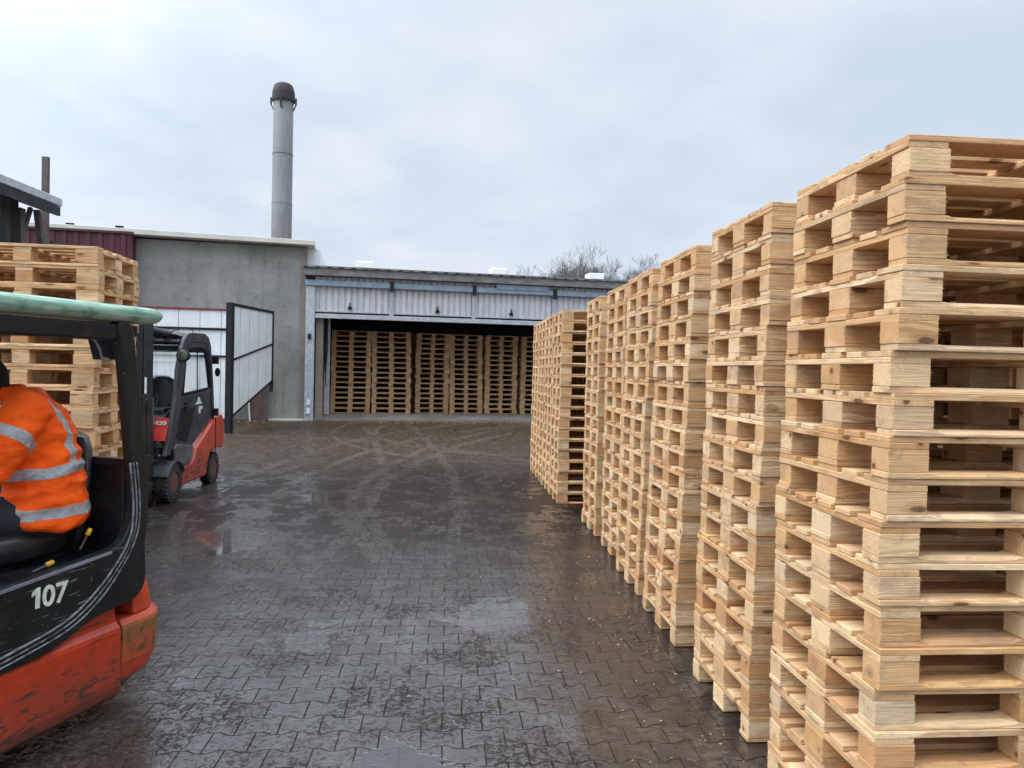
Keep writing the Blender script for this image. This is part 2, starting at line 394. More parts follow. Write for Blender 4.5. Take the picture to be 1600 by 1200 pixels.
    film = t.m('MULTIPLY', film, t.m('SUBTRACT', 1., t.m('MULTIPLY', gd, .9)))
    film = t.m('MULTIPLY', film, t.ss(mud, .1, 1., 1., .14))
    rough = t.m('ADD', .36, t.m('MULTIPLY', t.m('SUBTRACT', fine, .5), .25))
    t.set(b.inputs['Roughness'], t.m('MAXIMUM', t.m('ADD', rough, t.m('MULTIPLY', mud, .18)), .1)); b.inputs['IOR'].default_value = 1.5; b.inputs['Specular IOR Level'].default_value = .16
    film = t.m('MAXIMUM', film, t.m('MULTIPLY', puddle, t.m('SUBTRACT', 1., t.m('MULTIPLY', sp, .4))))
    t.set(b.inputs['Coat Weight'], film); b.inputs['Coat IOR'].default_value = 2.05
    t.set(b.inputs['Coat Roughness'], t.m('MULTIPLY', t.ss(mid, .42, .56, .04, .13), t.m('SUBTRACT', 1.05, puddle)))
    h0 = t.m('ADD', t.m('MULTIPLY', med, 1.0), t.m('MULTIPLY', t.noise(P, 4., 3, .6), .8))
    h = t.m('SUBTRACT', h0, t.m('MULTIPLY', g, .8))
    h = t.m('ADD', h, t.m('MULTIPLY', fine, .8)); h = t.m('ADD', h, t.m('MULTIPLY', grit, .35))
    h = t.m('ADD', h, t.m('MULTIPLY', br, .45)); h = t.m('ADD', h, t.m('MULTIPLY', tracks, .3))
    t.set(b.inputs['Normal'], t.bump(h, 1., .009))
    calm = t.m('MULTIPLY', t.ss(mid, .40, .56), t.m('SUBTRACT', 1., puddle))
    hc = t.m('MULTIPLY', h0, .16)
    hc = t.m('ADD', hc, t.m('MULTIPLY', t.m('MULTIPLY', fine, .45), t.m('ADD', .15, calm)))
    hc = t.m('SUBTRACT', hc, t.m('ADD', t.m('MULTIPLY', g, .55), t.m('MULTIPLY', sp, .30)))
    hc = t.m('ADD', hc, t.m('MULTIPLY', br, .16))
    hc = t.m('MULTIPLY', hc, t.m('SUBTRACT', 1., t.m('MULTIPLY', puddle, .85)))
    t.set(b.inputs['Coat Normal'], t.bump(hc, 1., .0062))
    return m
M_GROUND = ground_mat()
M_SLAB = plain('wet_concrete_slab', (.19, .175, .155), .5, var=.25, scale=1.5, bump=.004, dirt=(.09, .075, .06), dirt_amt=.7)

def hivis_mat():
    m, t, b = mat('orange_hi_vis_cloth')
    p = mapped(t, (1, 1, 1), False)
    n = t.noise(p, 14., 5, .6); at = t.node('ShaderNodeAttribute', {'attribute_name': 'band'}).outputs['Fac']
    s = t.ss(at, -.0015, .0015)
    c = t.mix(t.ss(n, .3, .7), (.90, .085, .003), (1., .125, .005))
    gry = t.mix(t.ss(t.noise(p, 30., 4, .6), .3, .7), (.30, .31, .33), (.44, .45, .47))
    c = t.mix(s, c, gry)
    t.set(b.inputs['Base Color'], c); t.set(b.inputs['Roughness'], t.m('SUBTRACT', .75, t.m('MULTIPLY', s, .3)))
    b.inputs['Specular IOR Level'].default_value = .25
    h = t.m('ADD', t.noise(t.vm('MULTIPLY', p, (1, 1, 1.6)), 16., 4, .55, .8), t.m('MULTIPLY', s, .12))
    t.set(b.inputs['Normal'], t.bump(h, .7, .012))
    return m
M_HIVIS = hivis_mat()

# ------------------------------------------------------------------ mesh helpers
def obj(name, bm, m, parent=None, smooth=False, bevel=0., loc=None):
    me = bpy.data.meshes.new(name); bmesh.ops.recalc_face_normals(bm, faces=bm.faces[:]); bm.to_mesh(me); bm.free()
    if smooth:
        for p in me.polygons: p.use_smooth = True
    if m: me.materials.append(m)
    o = bpy.data.objects.new(name, me); COL.objects.link(o)
    if parent: o.parent = parent
    if loc: o.location = loc
    if bevel:
        md = o.modifiers.new('bevel', 'BEVEL'); md.width = bevel; md.segments = 2; md.limit_method = 'ANGLE'; md.angle_limit = R(35)
        md.harden_normals = False
    return o
def thing(name, label, cat, loc=(0, 0, 0), rotz=0., group=None):
    o = bpy.data.objects.new(name, None); COL.objects.link(o); o.empty_display_size = .2
    o.location = loc; o.rotation_euler = (0, 0, rotz); o['label'] = label; o['category'] = cat
    if group: o['group'] = group
    return o
def tag(o, label, cat, group=None, kind=None):
    o['label'] = label; o['category'] = cat
    if group: o['group'] = group
    if kind: o['kind'] = kind
    return o
def struct(o): o['kind'] = 'structure'; return o
def box(bm, c, s, rot=None):
    r = bmesh.ops.create_cube(bm, size=1.)
    M = Matrix.Translation(c) @ (rot.to_4x4() if rot is not None else Matrix.Identity(4)) @ Matrix.Diagonal((s[0], s[1], s[2], 1))
    bmesh.ops.transform(bm, matrix=M, verts=r['verts']); return r['verts']
def curve_pts(pts, n=7):
    P = [Vector(p) for p in pts]; out = []
    for i in range(len(P)-1):
        a, b, c, d = P[max(i-1, 0)], P[i], P[i+1], P[min(i+2, len(P)-1)]
        for k in range(n):
            t = k/n; out.append(.5*((2*b)+(c-a)*t+(2*a-5*b+4*c-d)*t*t+(3*b-a-3*c+d)*t**3))
    return out+[P[-1]]
def bx(x0, x1, y0, y1, z0, z1, bm=None):
    bm = bm or bmesh.new(); box(bm, ((x0+x1)/2, (y0+y1)/2, (z0+z1)/2), (abs(x1-x0), abs(y1-y0), abs(z1-z0))); return bm
def bar(bm, a, b, w, d=None, up=(0, 0, 1)):
    a = Vector(a); b = Vector(b); ax = (b-a); L = ax.length; ax.normalize(); up = Vector(up)
    if abs(ax.dot(up)) > .98: up = Vector((0, 1, 0))
    s = ax.cross(up).normalized(); t = s.cross(ax)
    M = Matrix((ax, s, t)).transposed()
    return box(bm, (a+b)/2, (L, w, d or w), M)
def tube(bm, pts, r, n=10, caps=True):
    pts = [Vector(p) for p in pts]; rs = r if isinstance(r, (list, tuple)) else [r]*len(pts)
    rings = []; ref = None
    for i, p in enumerate(pts):
        d = (pts[min(i+1, len(pts)-1)]-pts[max(i-1, 0)]).normalized()
        if ref is None: ref = Vector((0, 0, 1)) if abs(d.z) < .9 else Vector((1, 0, 0))
        s = d.cross(ref).normalized(); t = s.cross(d).normalized(); ref = t
        rings.append([bm.verts.new(p+(s*math.cos(2*math.pi*k/n)+t*math.sin(2*math.pi*k/n))*rs[i]) for k in range(n)])
    for a, b in zip(rings, rings[1:]):
        for k in range(n): bm.faces.new((a[k], a[(k+1) % n], b[(k+1) % n], b[k]))
    if caps: bm.faces.new(rings[0]); bm.faces.new(rings[-1])
    return bm
def prism(bm, pts, axis, a0, a1, inset=None):
    """closed outline of 2D points extruded along axis ('x','y','z') from a0 to a1"""
    def P(p, a):
        return {'x': (a, p[0], p[1]), 'y': (p[0], a, p[1]), 'z': (p[0], p[1], a)}[axis]
    A = [bm.verts.new(P(p, a0)) for p in pts]; B = [bm.verts.new(P(p, a1)) for p in pts]
    bm.faces.new(A); bm.faces.new(B[::-1]); n = len(pts)
    for i in range(n): bm.faces.new((A[i], B[i], B[(i+1) % n], A[(i+1) % n]))
    return bm
def loft(bm, rings, closed=True, caps=True):
    R_ = [[bm.verts.new(p) for p in r] for r in rings]; n = len(R_[0])
    for a, b in zip(R_, R_[1:]):
        for k in range(n if closed else n-1): bm.faces.new((a[k], a[(k+1) % n], b[(k+1) % n], b[k]))
    if caps: bm.faces.new(R_[0]); bm.faces.new(R_[-1][::-1])
    return bm
def ell(c, a, b, n=24, axis=None, sq=2.):
    """ellipse ring round c in the plane normal to axis (default z); a along first, b along second"""
    c = Vector(c)
    if axis is None: e1, e2 = Vector((1, 0, 0)), Vector((0, 1, 0))
    else:
        ax = Vector(axis).normalized(); e1 = ax.cross(Vector((0, 0, 1)) if abs(ax.z) < .95 else Vector((1, 0, 0))).normalized(); e2 = ax.cross(e1)
    out = []
    for k in range(n):
        t = 2*math.pi*k/n; ct, st = math.cos(t), math.sin(t)
        out.append(c + e1*a*math.copysign(abs(ct)**(2/sq), ct) + e2*b*math.copysign(abs(st)**(2/sq), st))
    return out
def lathe(bm, prof, c, axis='z', n=32, caps=True):
    rings = []
    for r, h in prof:
        ring = []
        for k in range(n):
            t = 2*math.pi*k/n; a, b = r*math.cos(t), r*math.sin(t)
            ring.append({'z': (c[0]+a, c[1]+b, c[2]+h), 'y': (c[0]+a, c[1]+h, c[2]+b), 'x': (c[0]+h, c[1]+a, c[2]+b)}[axis])
        rings.append(ring)
    return loft(bm, rings, caps=caps)
def voxel(bm, vs, smooth_it=6):
    """fuse overlapping lofts into one continuous skin"""
    me = bpy.data.meshes.new('t'); bmesh.ops.recalc_face_normals(bm, faces=bm.faces[:]); bm.to_mesh(me); bm.free()
    o = bpy.data.objects.new('t', me); COL.objects.link(o)
    a = o.modifiers.new('r', 'REMESH'); a.mode = 'VOXEL'; a.voxel_size = vs
    s = o.modifiers.new('s', 'SMOOTH'); s.factor = .5; s.iterations = smooth_it
    dg = bpy.context.evaluated_depsgraph_get(); ev = o.evaluated_get(dg)
    out = bmesh.new(); out.from_mesh(ev.to_mesh()); ev.to_mesh_clear()
    bpy.data.objects.remove(o); bpy.data.meshes.remove(me)
    return out
def text_mesh(name, s, size, m, parent, M, depth=.002):
    cu = bpy.data.curves.new('t', 'FONT'); cu.body = s; cu.size = size; cu.extrude = depth; cu.offset = size*.02
    to = bpy.data.objects.new('t', cu); COL.objects.link(to)
    dg = bpy.context.evaluated_depsgraph_get(); me = bpy.data.meshes.new_from_object(to.evaluated_get(dg))
    bpy.data.objects.remove(to); me.name = name; me.transform(M); me.materials.clear(); me.materials.append(m)
    o = bpy.data.objects.new(name, me); COL.objects.link(o); o.parent = parent; return o

# ------------------------------------------------------------------ the ground
B0 = Vector((-3.76, 19.67, 0)); BA = math.atan2(.118, .993)
EX = Vector((math.cos(BA), math.sin(BA), 0)); EY = Vector((-math.sin(BA), math.cos(BA), 0))
def gh(x, y):
    d = (Vector((x, y, 0))-B0).dot(EY)            # distance in front (negative) of the hall front
    t = d+6.6
    if t <= -.8: return 0.
    if t < .8: return .056*(t+.8)**2/3.2
    return min(.056*t, .37)
def build_ground():
    xs = [-400, -150, -60, -30, -20]+[-14+.5*i for i in range(57)]+[20, 30, 60, 150, 400]
    ys = [-400, -150, -50, -20, -8]+[-4+.5*i for i in range(61)]+[30, 40, 70, 150, 600]
    bm = bmesh.new(); V = [[bm.verts.new((x, y, gh(x, y))) for y in ys] for x in xs]
    for i in range(len(xs)-1):
        for j in range(len(ys)-1): bm.faces.new((V[i][j], V[i+1][j], V[i+1][j+1], V[i][j+1]))
    struct(obj('ground', bm, M_GROUND, smooth=True))
build_ground()

# ------------------------------------------------------------------ hall and concrete building (local frame: x along the front, y inwards)
def build_hall():
    h = thing('pallet_hall', 'long low grey hall with open front below a corrugated panel', 'building', B0, BA)
    W = 12.
    struct(obj('hall_floor', bx(.05, W, -.05, 7, .2, .405), M_SLAB, loc=None)).location = B0
    bpy.data.objects['hall_floor'].rotation_euler = (0, 0, BA)
    # inner raised slab with sloped apron lip
    bm = bmesh.new(); prism(bm, [(.0, .30), (.0, .41), (1.0, .485), (6.9, .485), (6.9, .30)], 'x', .24, W-.05)
    s = struct(obj('hall_slab', bm, M_SLAB)); s.location = B0; s.rotation_euler = (0, 0, BA)
    bm = bx(.26, .44, .10, 6.8, .3, 4.0); obj('side_wall', bm, M_CONC, h)
    bm = bx(W-.2, W, .1, 6.8, .3, 4.0); obj('side_wall', bm, M_GREY, h)
    obj('rear_wall', bx(.44, W-.2, 6.6, 6.8, .3, 4.0), M_GREY, h)
    obj('ceiling', bx(.44, W-.2, .12, 6.6, 3.35, 3.45), M_GREY, h)
    obj('door_post', bx(.0, .23, -.10, .12, .30, 4.02), M_GALV, h, bevel=.01)
    for z in (2.55, .85, .62):
        bm = bx(.07, .15, -.16, -.102, z-.07, z+.07); obj('bracket', bm, M_BLACK if z > 1 else M_WHITE, h)
    obj('inner_post', bx(.46, .60, .75, .89, .48, 3.3), M_GALV, h)
    bm = bmesh.new()
    for k in range(4): tube(bm, [(.47+.02*k, .70-.1*k, 3.2), (.46+.03*k, .6-.1*k, 2.2), (.5, .5-.06*k, 1.5), (.52, .45-.08*k, 1.25+.1*k)], .012, 5)
    obj('cable', bm, M_BLACK, h)
    # corrugated front panel: real ribs
    bm = bmesh.new(); pts = []; x = .23
    while x < W:
        pts += [(x, -.02), (x+.10, -.02), (x+.115, .012), (x+.145, .012)]; x += .16
    rows = [[bm.verts.new((a, b, z)) for a, b in pts] for z in (3.24, 4.12)]
    for i in range(len(pts)-1): bm.faces.new((rows[0][i], rows[0][i+1], rows[1][i+1], rows[1][i]))
    obj('corrugated_panel', bm, M_CORR, h)
    obj('lower_frame', bx(.23, W, -.06, .06, 3.04, 3.16), M_GALV, h, bevel=.008)
    obj('frame_rail', bx(.23, W, -.05, .0, 3.205, 3.24), M_GALV, h)
    obj('header_beam', bx(-.02, W, -.16, -.03, 3.87, 4.02), M_GALVB, h, bevel=.012)
    for x in (2.2, 4.4, 6.65, 8.9): 
        obj('bracket', bx(x-.035, x+.035, -.07, -.022, 3.33, 3.86), M_GALV, h)
        obj('bracket', bx(x-.05, x+.05, -.20, -.162, 3.78, 4.06), M_BLACK, h)
        obj('frame_post', bx(x-.05, x+.05, -.055, -.022, 3.16, 3.86), M_GALV, h)
    for x in (1.12, 3.42, 5.44, 7.6):
        bm = bx(x-.05, x+.05, -.10, -.06, 3.28, 3.36); box(bm, (x, -.11, 3.40), (.03, .05, .12)); obj('latch', bm, M_BLACK, h)
    bm = bx(5.0, 6.45, -.19, -.165, 3.985, 4.11); obj('track_plate', bm, M_GALVB, h)
    # roof
    bm = bmesh.new(); prism(bm, [(-.32, 4.32), (-.32, 4.37), (7., 5.0), (7., 4.93)], 'x', -.06, W+.2); obj('roof', bm, M_ROOFG, h)
    bm = bx(-.05, W+.1, -.28, -.03, 4.13, 4.315); obj('fascia', bm, M_ROOFG, h)
    bm = bmesh.new()
    x = 0.
    while x < W:
        box(bm, (x, -.30, 4.335), (.11, .04, .028)); x += .3
    obj('eaves_bracket', bm, M_BLACK, h)
    for i, (x, z) in enumerate(((1.5, 4.62), (5.65, 4.62), (8.85, 4.62))):
        v = thing('roof_vent', ('leftmost', 'middle', 'rightmost')[i]+' of three white boxes on the low hall roof', 'roof vent', B0+EX*x+EY*3.2+Vector((0, 0, z)), BA, 'white boxes on the hall roof')
        obj('vent_body', bx(-.2, .2, -.2, .2, 0, .30), M_ROOFG, v)
        bm = bx(-.25, .25, -.25, .25, .17, .37); obj('vent_cap', bm, M_VENT, v, bevel=.02)
    # drifted sawdust and straw along the foot
build_hall()

def build_concrete():
    c = thing('concrete_building', 'plain grey-green concrete building under a cream roof edge', 'building', B0, BA)
    obj('wall', bx(-9.0, -.002, .0, 8, .2, 4.86), M_CONC, c)
    bm = bmesh.new(); 
    A = [(-9.3, 4.96), (.20, 4.875), (.20, 5.0), (-9.3, 5.10)]
    prism(bm, A, 'y', -.34, 8.2); obj('roof', bm, M_CREAM, c, bevel=.01)
    obj('roof_flashing', bx(-.05, .32, .3, 3.2, 4.45, 4.88), M_WHITE, c)
    obj('kerb', bx(-.88, -.01, -.12, -.003, .28, .405), M_CREAM, c)
build_concrete()

def build_chimney():
    p = (-5.52, 24.6, 0)
    c = thing('chimney', 'tall round grey metal chimney with black cap behind the concrete wall', 'chimney', p)
    bm = bmesh.new(); lathe(bm, [(.32, 4.0), (.32, 7.0), (.315, 7.01), (.315, 8.6), (.31, 8.61), (.31, 10.45)], (0, 0, 0)); 
    m = plain('chimney_steel', (.165, .17, .175), .7, .05, var=.18, scale=3., dirt=(.12, .11, .11), dirt_amt=.7, vec=(4, 4, .8))
    obj('flue', bm, m, c, smooth=True)
    for z in (7.0, 8.6):
        bm = bmesh.new(); lathe(bm, [(.318, -.01), (.326, -.01), (.326, .01), (.318, .01)], (0, 0, z)); obj('joint_ring', bm, m, c)
    bm = bmesh.new()
    lathe(bm, [(.315, 10.28), (.36, 10.30), (.355, 10.56), (.335, 10.66), (.29, 10.80), (.22, 10.86), (.08, 10.87)], (0, 0, 0)); obj('cap', bm, M_RUST2, c)
    for a in (0, 90, 180, 270):
        s, co = math.sin(R(a)), math.cos(R(a)); bm = bmesh.new()
        bar(bm, (.31*co, .31*s, 10.02), (.40*co, .40*s, 10.22), .05, .03); bar(bm, (.395*co, .395*s, 10.20), (.395*co, .395*s, 10.42), .05, .03); obj('bracket', bm, M_RUST2, c)
M_RUST2 = plain('sooty_iron', (.024, .020, .022), .7, var=.3)
build_chimney()

def build_fences():
    # white panelled screen standing in front of the concrete wall
    f = thing('panel_screen', 'white panel screen with red top rail before the concrete wall', 'screen', B0+EY*-.42, BA)
    x0, x1 = -6.5, -1.86
    obj('upper_panel', bx(x0, x1, 0, .05, 2.68, 3.11), M_PANEL, f)
    obj('lower_panel', bx(x0, x1, 0, .05, .42, 2.62), M_PANEL, f)
    obj('top_rail', bx(x0, x1, -.03, .06, 3.112, 3.16), M_REDPIPE, f)
    obj('rail', bx(x0, x1, -.04, .06, 2.622, 2.678), M_BLACK, f); obj('rail', bx(x0, x1, -.045, -.002, 1.95, 2.0), M_BLACK, f)
    # the big side screen running from the yard back to the hall
    a = Vector((-4.93, 17.06, .2)); b = Vector((-4.55, 19.42, 0)); d = b-a; ang = math.atan2(d.y, d.x); Lh = math.hypot(d.x, d.y)
    g = thing('panel_gate', 'white ribbed gate leaf in black steel frame with a slanted lower edge', 'gate', a, ang)
    L = Lh
    def zt(x): return 2.97
    bot = lambda x: .36+(1.10-.36)*x/L*1.12; mid = lambda x: 1.66+.46*x/L
    bm = bmesh.new(); prism(bm, [(.1, mid(.1)+.02), (L-.05, mid(L)+.02), (L-.05, 2.90), (.1, 2.90)], 'y', -.02, .02); obj('upper_panel', bm, M_PANELY, g)
    bm = bmesh.new(); prism(bm, [(.1, bot(.1)), (L-.05, bot(L-.05)), (L-.05, mid(L)-.02), (.1, mid(.1)-.02)], 'y', -.02, .02); obj('lower_panel', bm, M_PANELY, g)
    obj('post', bx(-.04, .10, -.07, .07, -.1, 2.97), M_BLACK, g, bevel=.006)
    obj('post', bx(L-.05, L+.02, -.04, .04, .9, 2.97), M_BLACK, g)
    obj('top_rail', bx(.101, L-.051, -.04, .04, 2.90, 2.965), M_BLACK, g)
    bm = bmesh.new(); bar(bm, (.1, 0, mid(.1)), (L-.05, 0, mid(L)), .09, .04); obj('rail', bm, M_BLACK, g)
    bm = bmesh.new(); bar(bm, (.1, 0, bot(.1)), (L-.05, 0, bot(L-.05)), .06, .05); obj('rail', bm, M_BLACK, g)
    # propped brown board beside the gate's far end
    q = thing('propped_board', 'dark brown muddy board propped beside the white gate', 'board', B0+EX*-1.12+EY*-.22+Vector((0, 0, .30)), BA)
    bm = bmesh.new(); prism(bm, [(-.17, .0), (.22, .05), (.21, 1.28), (-.22, 1.06)], 'y', -.02, .02)
    obj('board', bm, M_BOARD, q)
    bm = bmesh.new(); bar(bm, (-.18, -.05, -.05), (-.26, -.05, 1.12), .04, .04); bar(bm, (-.26, -.05, 1.10), (.20, -.05, 1.32), .04, .04); obj('edging_batten', bm, M_CREAM, q)
build_fences()

def corr_box(name, L, D, H, m, parent, pitch=.25):
    bm = bmesh.new(); pts = []
    def run(a, b):
        n = max(1, int((Vector(b)-Vector(a)).length/pitch)); a = Vector(a); b = Vector(b); d = (b-a)/n; nn = Vector((d.y, -d.x)).normalized()*.03
        for i in range(n): pts.extend([a+d*i, a+d*(i+.4), a+d*(i+.5)-nn, a+d*(i+.9)-nn])
    run((0, 0), (L, 0)); run((L, 0), (L, D)); run((L, D), (0, D)); run((0, D), (0, 0))
    prism(bm, [tuple(p) for p in pts], 'z', 0, H); return obj(name, bm, m, parent)
def build_left_things():
    m = thing('sheet_metal_shed', 'maroon sheet-metal shed against the left of the concrete wall', 'shed', B0+EX*-6.75+EY*-.30+Vector((0, 0, .15)), BA)
    corr_box('wall', 2.65, .29, 4.76, M_MAROON, m)
    obj('cap_rail', bx(-.04, 2.69, -.04, .28, 4.765, 4.82), M_MAROON, m)
    for x in (1.25, 2.35):
        bm = bmesh.new(); tube(bm, [(x, 0, 4.82), (x, 0, 4.92)], .03, 6); box(bm, (x, 0, 4.93), (.18, .05, .04)); obj('stud', bm, M_BLACK, m)
    s = thing('lean_to_shed', 'open shed with grey roof edge and hanging grey tarpaulin, far left', 'shed', (-5.6, 4.5, -.04), 0); s.rotation_euler.x = .014
    # eave along the yard (y), roof rising away to the left
    bm = bmesh.new(); prism(bm, [(.0, 3.94), (-4.2, 5.0), (-4.2, 5.12), (.0, 4.05)], 'y', 0, 6.76); obj('roof', bm, M_GALV, s, bevel=.01)
    obj('fascia', bx(-.05, -.01, .0, 6.72, 3.80, 3.935), M_BLACK, s)
    bm = bmesh.new(); rows = []
    for j in range(30):
        u = j/29
        rows.append([(-.42+.16*math.sin(i*.23+u*.9)*(.4+u*.6)+.09*math.sin(i*.61+3*u)+.07*noise.noise(Vector((i*.11, u*2, 3))), .3+5.95*i/219, 3.86*(1-u)+.1) for i in range(220)])
    loft(bm, rows, closed=False, caps=False)
    o = obj('tarpaulin', bm, M_TARP, s, smooth=True); sd = o.modifiers.new('thick', 'SOLIDIFY'); sd.thickness = .006
    for y in (.2, 3.2, 6.15):
        obj('post', bx(-.36, -.24, y, y+.12, 0, 3.80), M_RUST, s)
    bm = bmesh.new(); bar(bm, (-.30, 6.2, 3.25), (-.30, 6.5, 3.86), .05); bar(bm, (-.25, 6.72, 3.2), (-.28, 6.62, 3.86), .07); obj('brace', bm, M_RUST, s)
    for i, y in enumerate((6.75, 6.87, 6.99, 7.12)):
        bm = bmesh.new(); box(bm, (-.12+.02*i, y, 1.72), (.03, .09, 3.44-.08*(i % 2))); obj('plank', bm, M_BOARD, s)
    p = thing('rusty_post', 'rusty flat iron post rising behind the shed roof edge', 'post', (-6.2, 11.9, 0))
    obj('shaft', bx(-.045, .045, -.03, .03, 0, 4.88), M_RUST, p)
build_left_things()

# ------------------------------------------------------------------ bare trees
def build_tree(loc, h, spread, seed, label):
    rnd = random.Random(seed)
    t = thing('bare_tree', label, 'tree', loc, 0, 'bare trees beyond the hall')
    tb, cb = bmesh.new(), bmesh.new()
    def grow(p, d, L, r, depth):
        segs = 3; pts = [p]; rs = [r]
        for i in range(segs):
            d = (d+Vector((rnd.uniform(-1, 1), rnd.uniform(-1, 1), rnd.uniform(-.2, .6)))*.16).normalized()
            p = p+d*L/segs; pts.append(p); rs.append(r*(1-.4*(i+1)/segs))
        tube(tb if depth == 0 else cb, pts, rs, 5 if depth < 2 else 3, False)
        if depth >= 7 or L < .20: return
        for q in range(rnd.choice((3, 3, 4)) if depth else 6):
            k = rnd.choice((1, 2, 3, 3)); pp = pts[k]
            nd = (d+Vector((rnd.uniform(-1, 1), rnd.uniform(-1, 1), rnd.uniform(-.35, .6)))*spread).normalized()
            grow(pp, nd, L*rnd.uniform(.58, .82), max(rs[k]*.60, .008), depth+1)
    grow(Vector((0, 0, 0)), Vector((0, 0, 1)), h*.36, h*.017, 0)
    zm = max(v.co.z for v in cb.verts)
    for b_ in (tb, cb):
        for v in b_.verts: v.co *= h/zm if False else 1; v.co.z *= h/zm
    obj('trunk', tb, M_BARK, t); obj('crown', cb, M_BARK, t)

# (placed after the near things, see below)

# ------------------------------------------------------------------ pallets
def board_mesh(name, L, W, T, seed, cham=None, island=None):
    """plank along X centred on origin; cham = list of (x0,x1) spans where the upper outer edges are planed off"""
    rnd = random.Random(seed); bm = bmesh.new()
    n = max(4, int(L/.09)); xs = [-L/2+L*i/n for i in range(n+1)]; e = .0022
    xs = sorted(set(xs+[-L/2+e, L/2-e]))
    if cham:
        for a, b in cham: xs += [a, a+.035, b-.035, b]
        xs = sorted(xs)
    def is_ch(x):
        return bool(cham) and any(a+.034 <= x <= b-.034 for a, b in cham)
    bow = rnd.uniform(-.0015, .0015); rings = []
    for x in xs:
        end = (abs(abs(x)-L/2) < 1e-6)
        s = e if end else 0.
        w = W/2-s+rnd.uniform(-.0008, .0008); zb = -T/2+s; zt = T/2-s; dz = bow*(1-(2*x/L)**2)+rnd.uniform(-.0004, .0004)
        c = is_ch(x); cz = .012 if c else e; cy = .024 if c else e
        r = [(x, -w+e, zb+dz), (x, w-e, zb+dz), (x, w, zb+e+dz), (x, w, zt-cz+dz), (x, w-cy, zt+dz), (x, -w+cy, zt+dz), (x, -w, zt-cz+dz), (x, -w, zb+e+dz)]
        rings.append(r)
    loft(bm, rings)
    if name == 'block':
        for sx in (-1, 1):
            for sy in (-1, 1):
                for q in range(rnd.randrange(3, 11)):
                    z = rnd.uniform(-T/2+.004, T/2-.004); l = rnd.uniform(.002, .009); h = rnd.uniform(.0006, .0016)
                    a = Vector((sx*(L/2-.003), sy*(W/2-.001), z)); d = Vector((sx*l, sy*rnd.uniform(-.0005, .003), rnd.uniform(-.002, .002)))
                    v = [bm.verts.new(a+Vector((0, 0, h))), bm.verts.new(a-Vector((0, 0, h))), bm.verts.new(a-Vector((0, sy*.0015, 0))), bm.verts.new(a+Vector((sx*.003, 0, 0))+d)]
                    for f in ((0, 1, 3), (1, 2, 3), (2, 0, 3), (0, 2, 1)): bm.faces.new([v[i] for i in f])
    me = bpy.data.meshes.new(name); bmesh.ops.recalc_face_normals(bm, faces=bm.faces[:]); bm.to_mesh(me); bm.free(); me.materials.append(WOOD)
    return me
def pallet_spec(L, W, bl, bw_out, bw_mid, deck, mid_l=None):
    """bl block length along x; widths along y of outer / middle blocks; deck list of (y, width)"""
    mid_l = mid_l or bl
    xb = [(-L/2+bl/2, bl), (0, mid_l), (L/2-bl/2, bl)]; yb = [(-W/2+bw_out/2, bw_out), (0, bw_mid), (W/2-bw_out/2, bw_out)]
    T = .0216; parts = []
    spans = [(xb[0][0]+bl/2+.004, -mid_l/2-.004), (mid_l/2+.004, xb[2][0]-bl/2-.004)]
    for y, w in yb: parts.append(('base_board', 'X', L, w, T, (0, y, .0110), spans))
    for x, l in xb:
        for y, w in yb: parts.append(('block', 'X', l, w, .078, (x, y, .0612), None))
    for x, l in xb: parts.append(('cross_board', 'Y', W, l, T, (x, 0, .1112), None))
    for y, w in deck: parts.append(('deck_board', 'X', L, w, T, (0, y, .1330), None))
    return parts
EUR = pallet_spec(1.2, .8, .145, .10, .145, [(-.3275, .145), (-.164, .10), (0, .145), (.164, .10), (.3275, .145)])
SMALL = pallet_spec(1.0, .76, .15, .10, .12, [(-.33, .10), (-.165, .09), (0, .12), (.165, .09), (.33, .10)], .115)
MESH = {}
def get_mesh(kind, L, W, T, cham, var):
    k = (kind, round(L, 3), round(W, 3), var)
    if k not in MESH: MESH[k] = board_mesh(kind, L, W, T, hash(k[1:3])+var*7+len(MESH), cham)
    return MESH[k]
MESHW = {}
def whole_mesh(spec, var, key):
    k = (key, var)
    if k in MESHW: return MESHW[k]
    bm = bmesh.new()
    for kind, ax, L, W, T, c, ch in spec:
        me = get_mesh(kind, L, W, T, ch, var % 2); nb = bmesh.new(); nb.from_mesh(me)
        M = Matrix.Translation(c) @ (Matrix.Rotation(R(90), 4, 'Z') if ax == 'Y' else Matrix.Identity(4))
        bmesh.ops.transform(nb, matrix=M, verts=nb.verts); tmp = bpy.data.meshes.new('t'); nb.to_mesh(tmp); nb.free(); bm.from_mesh(tmp); bpy.data.meshes.remove(tmp)
    me = bpy.data.meshes.new('pallet'); bm.to_mesh(me); bm.free(); me.materials.append(WOOD_SHADE if key.endswith('k') else WOOD_I); MESHW[k] = me
    return me
rp = random.Random(11)
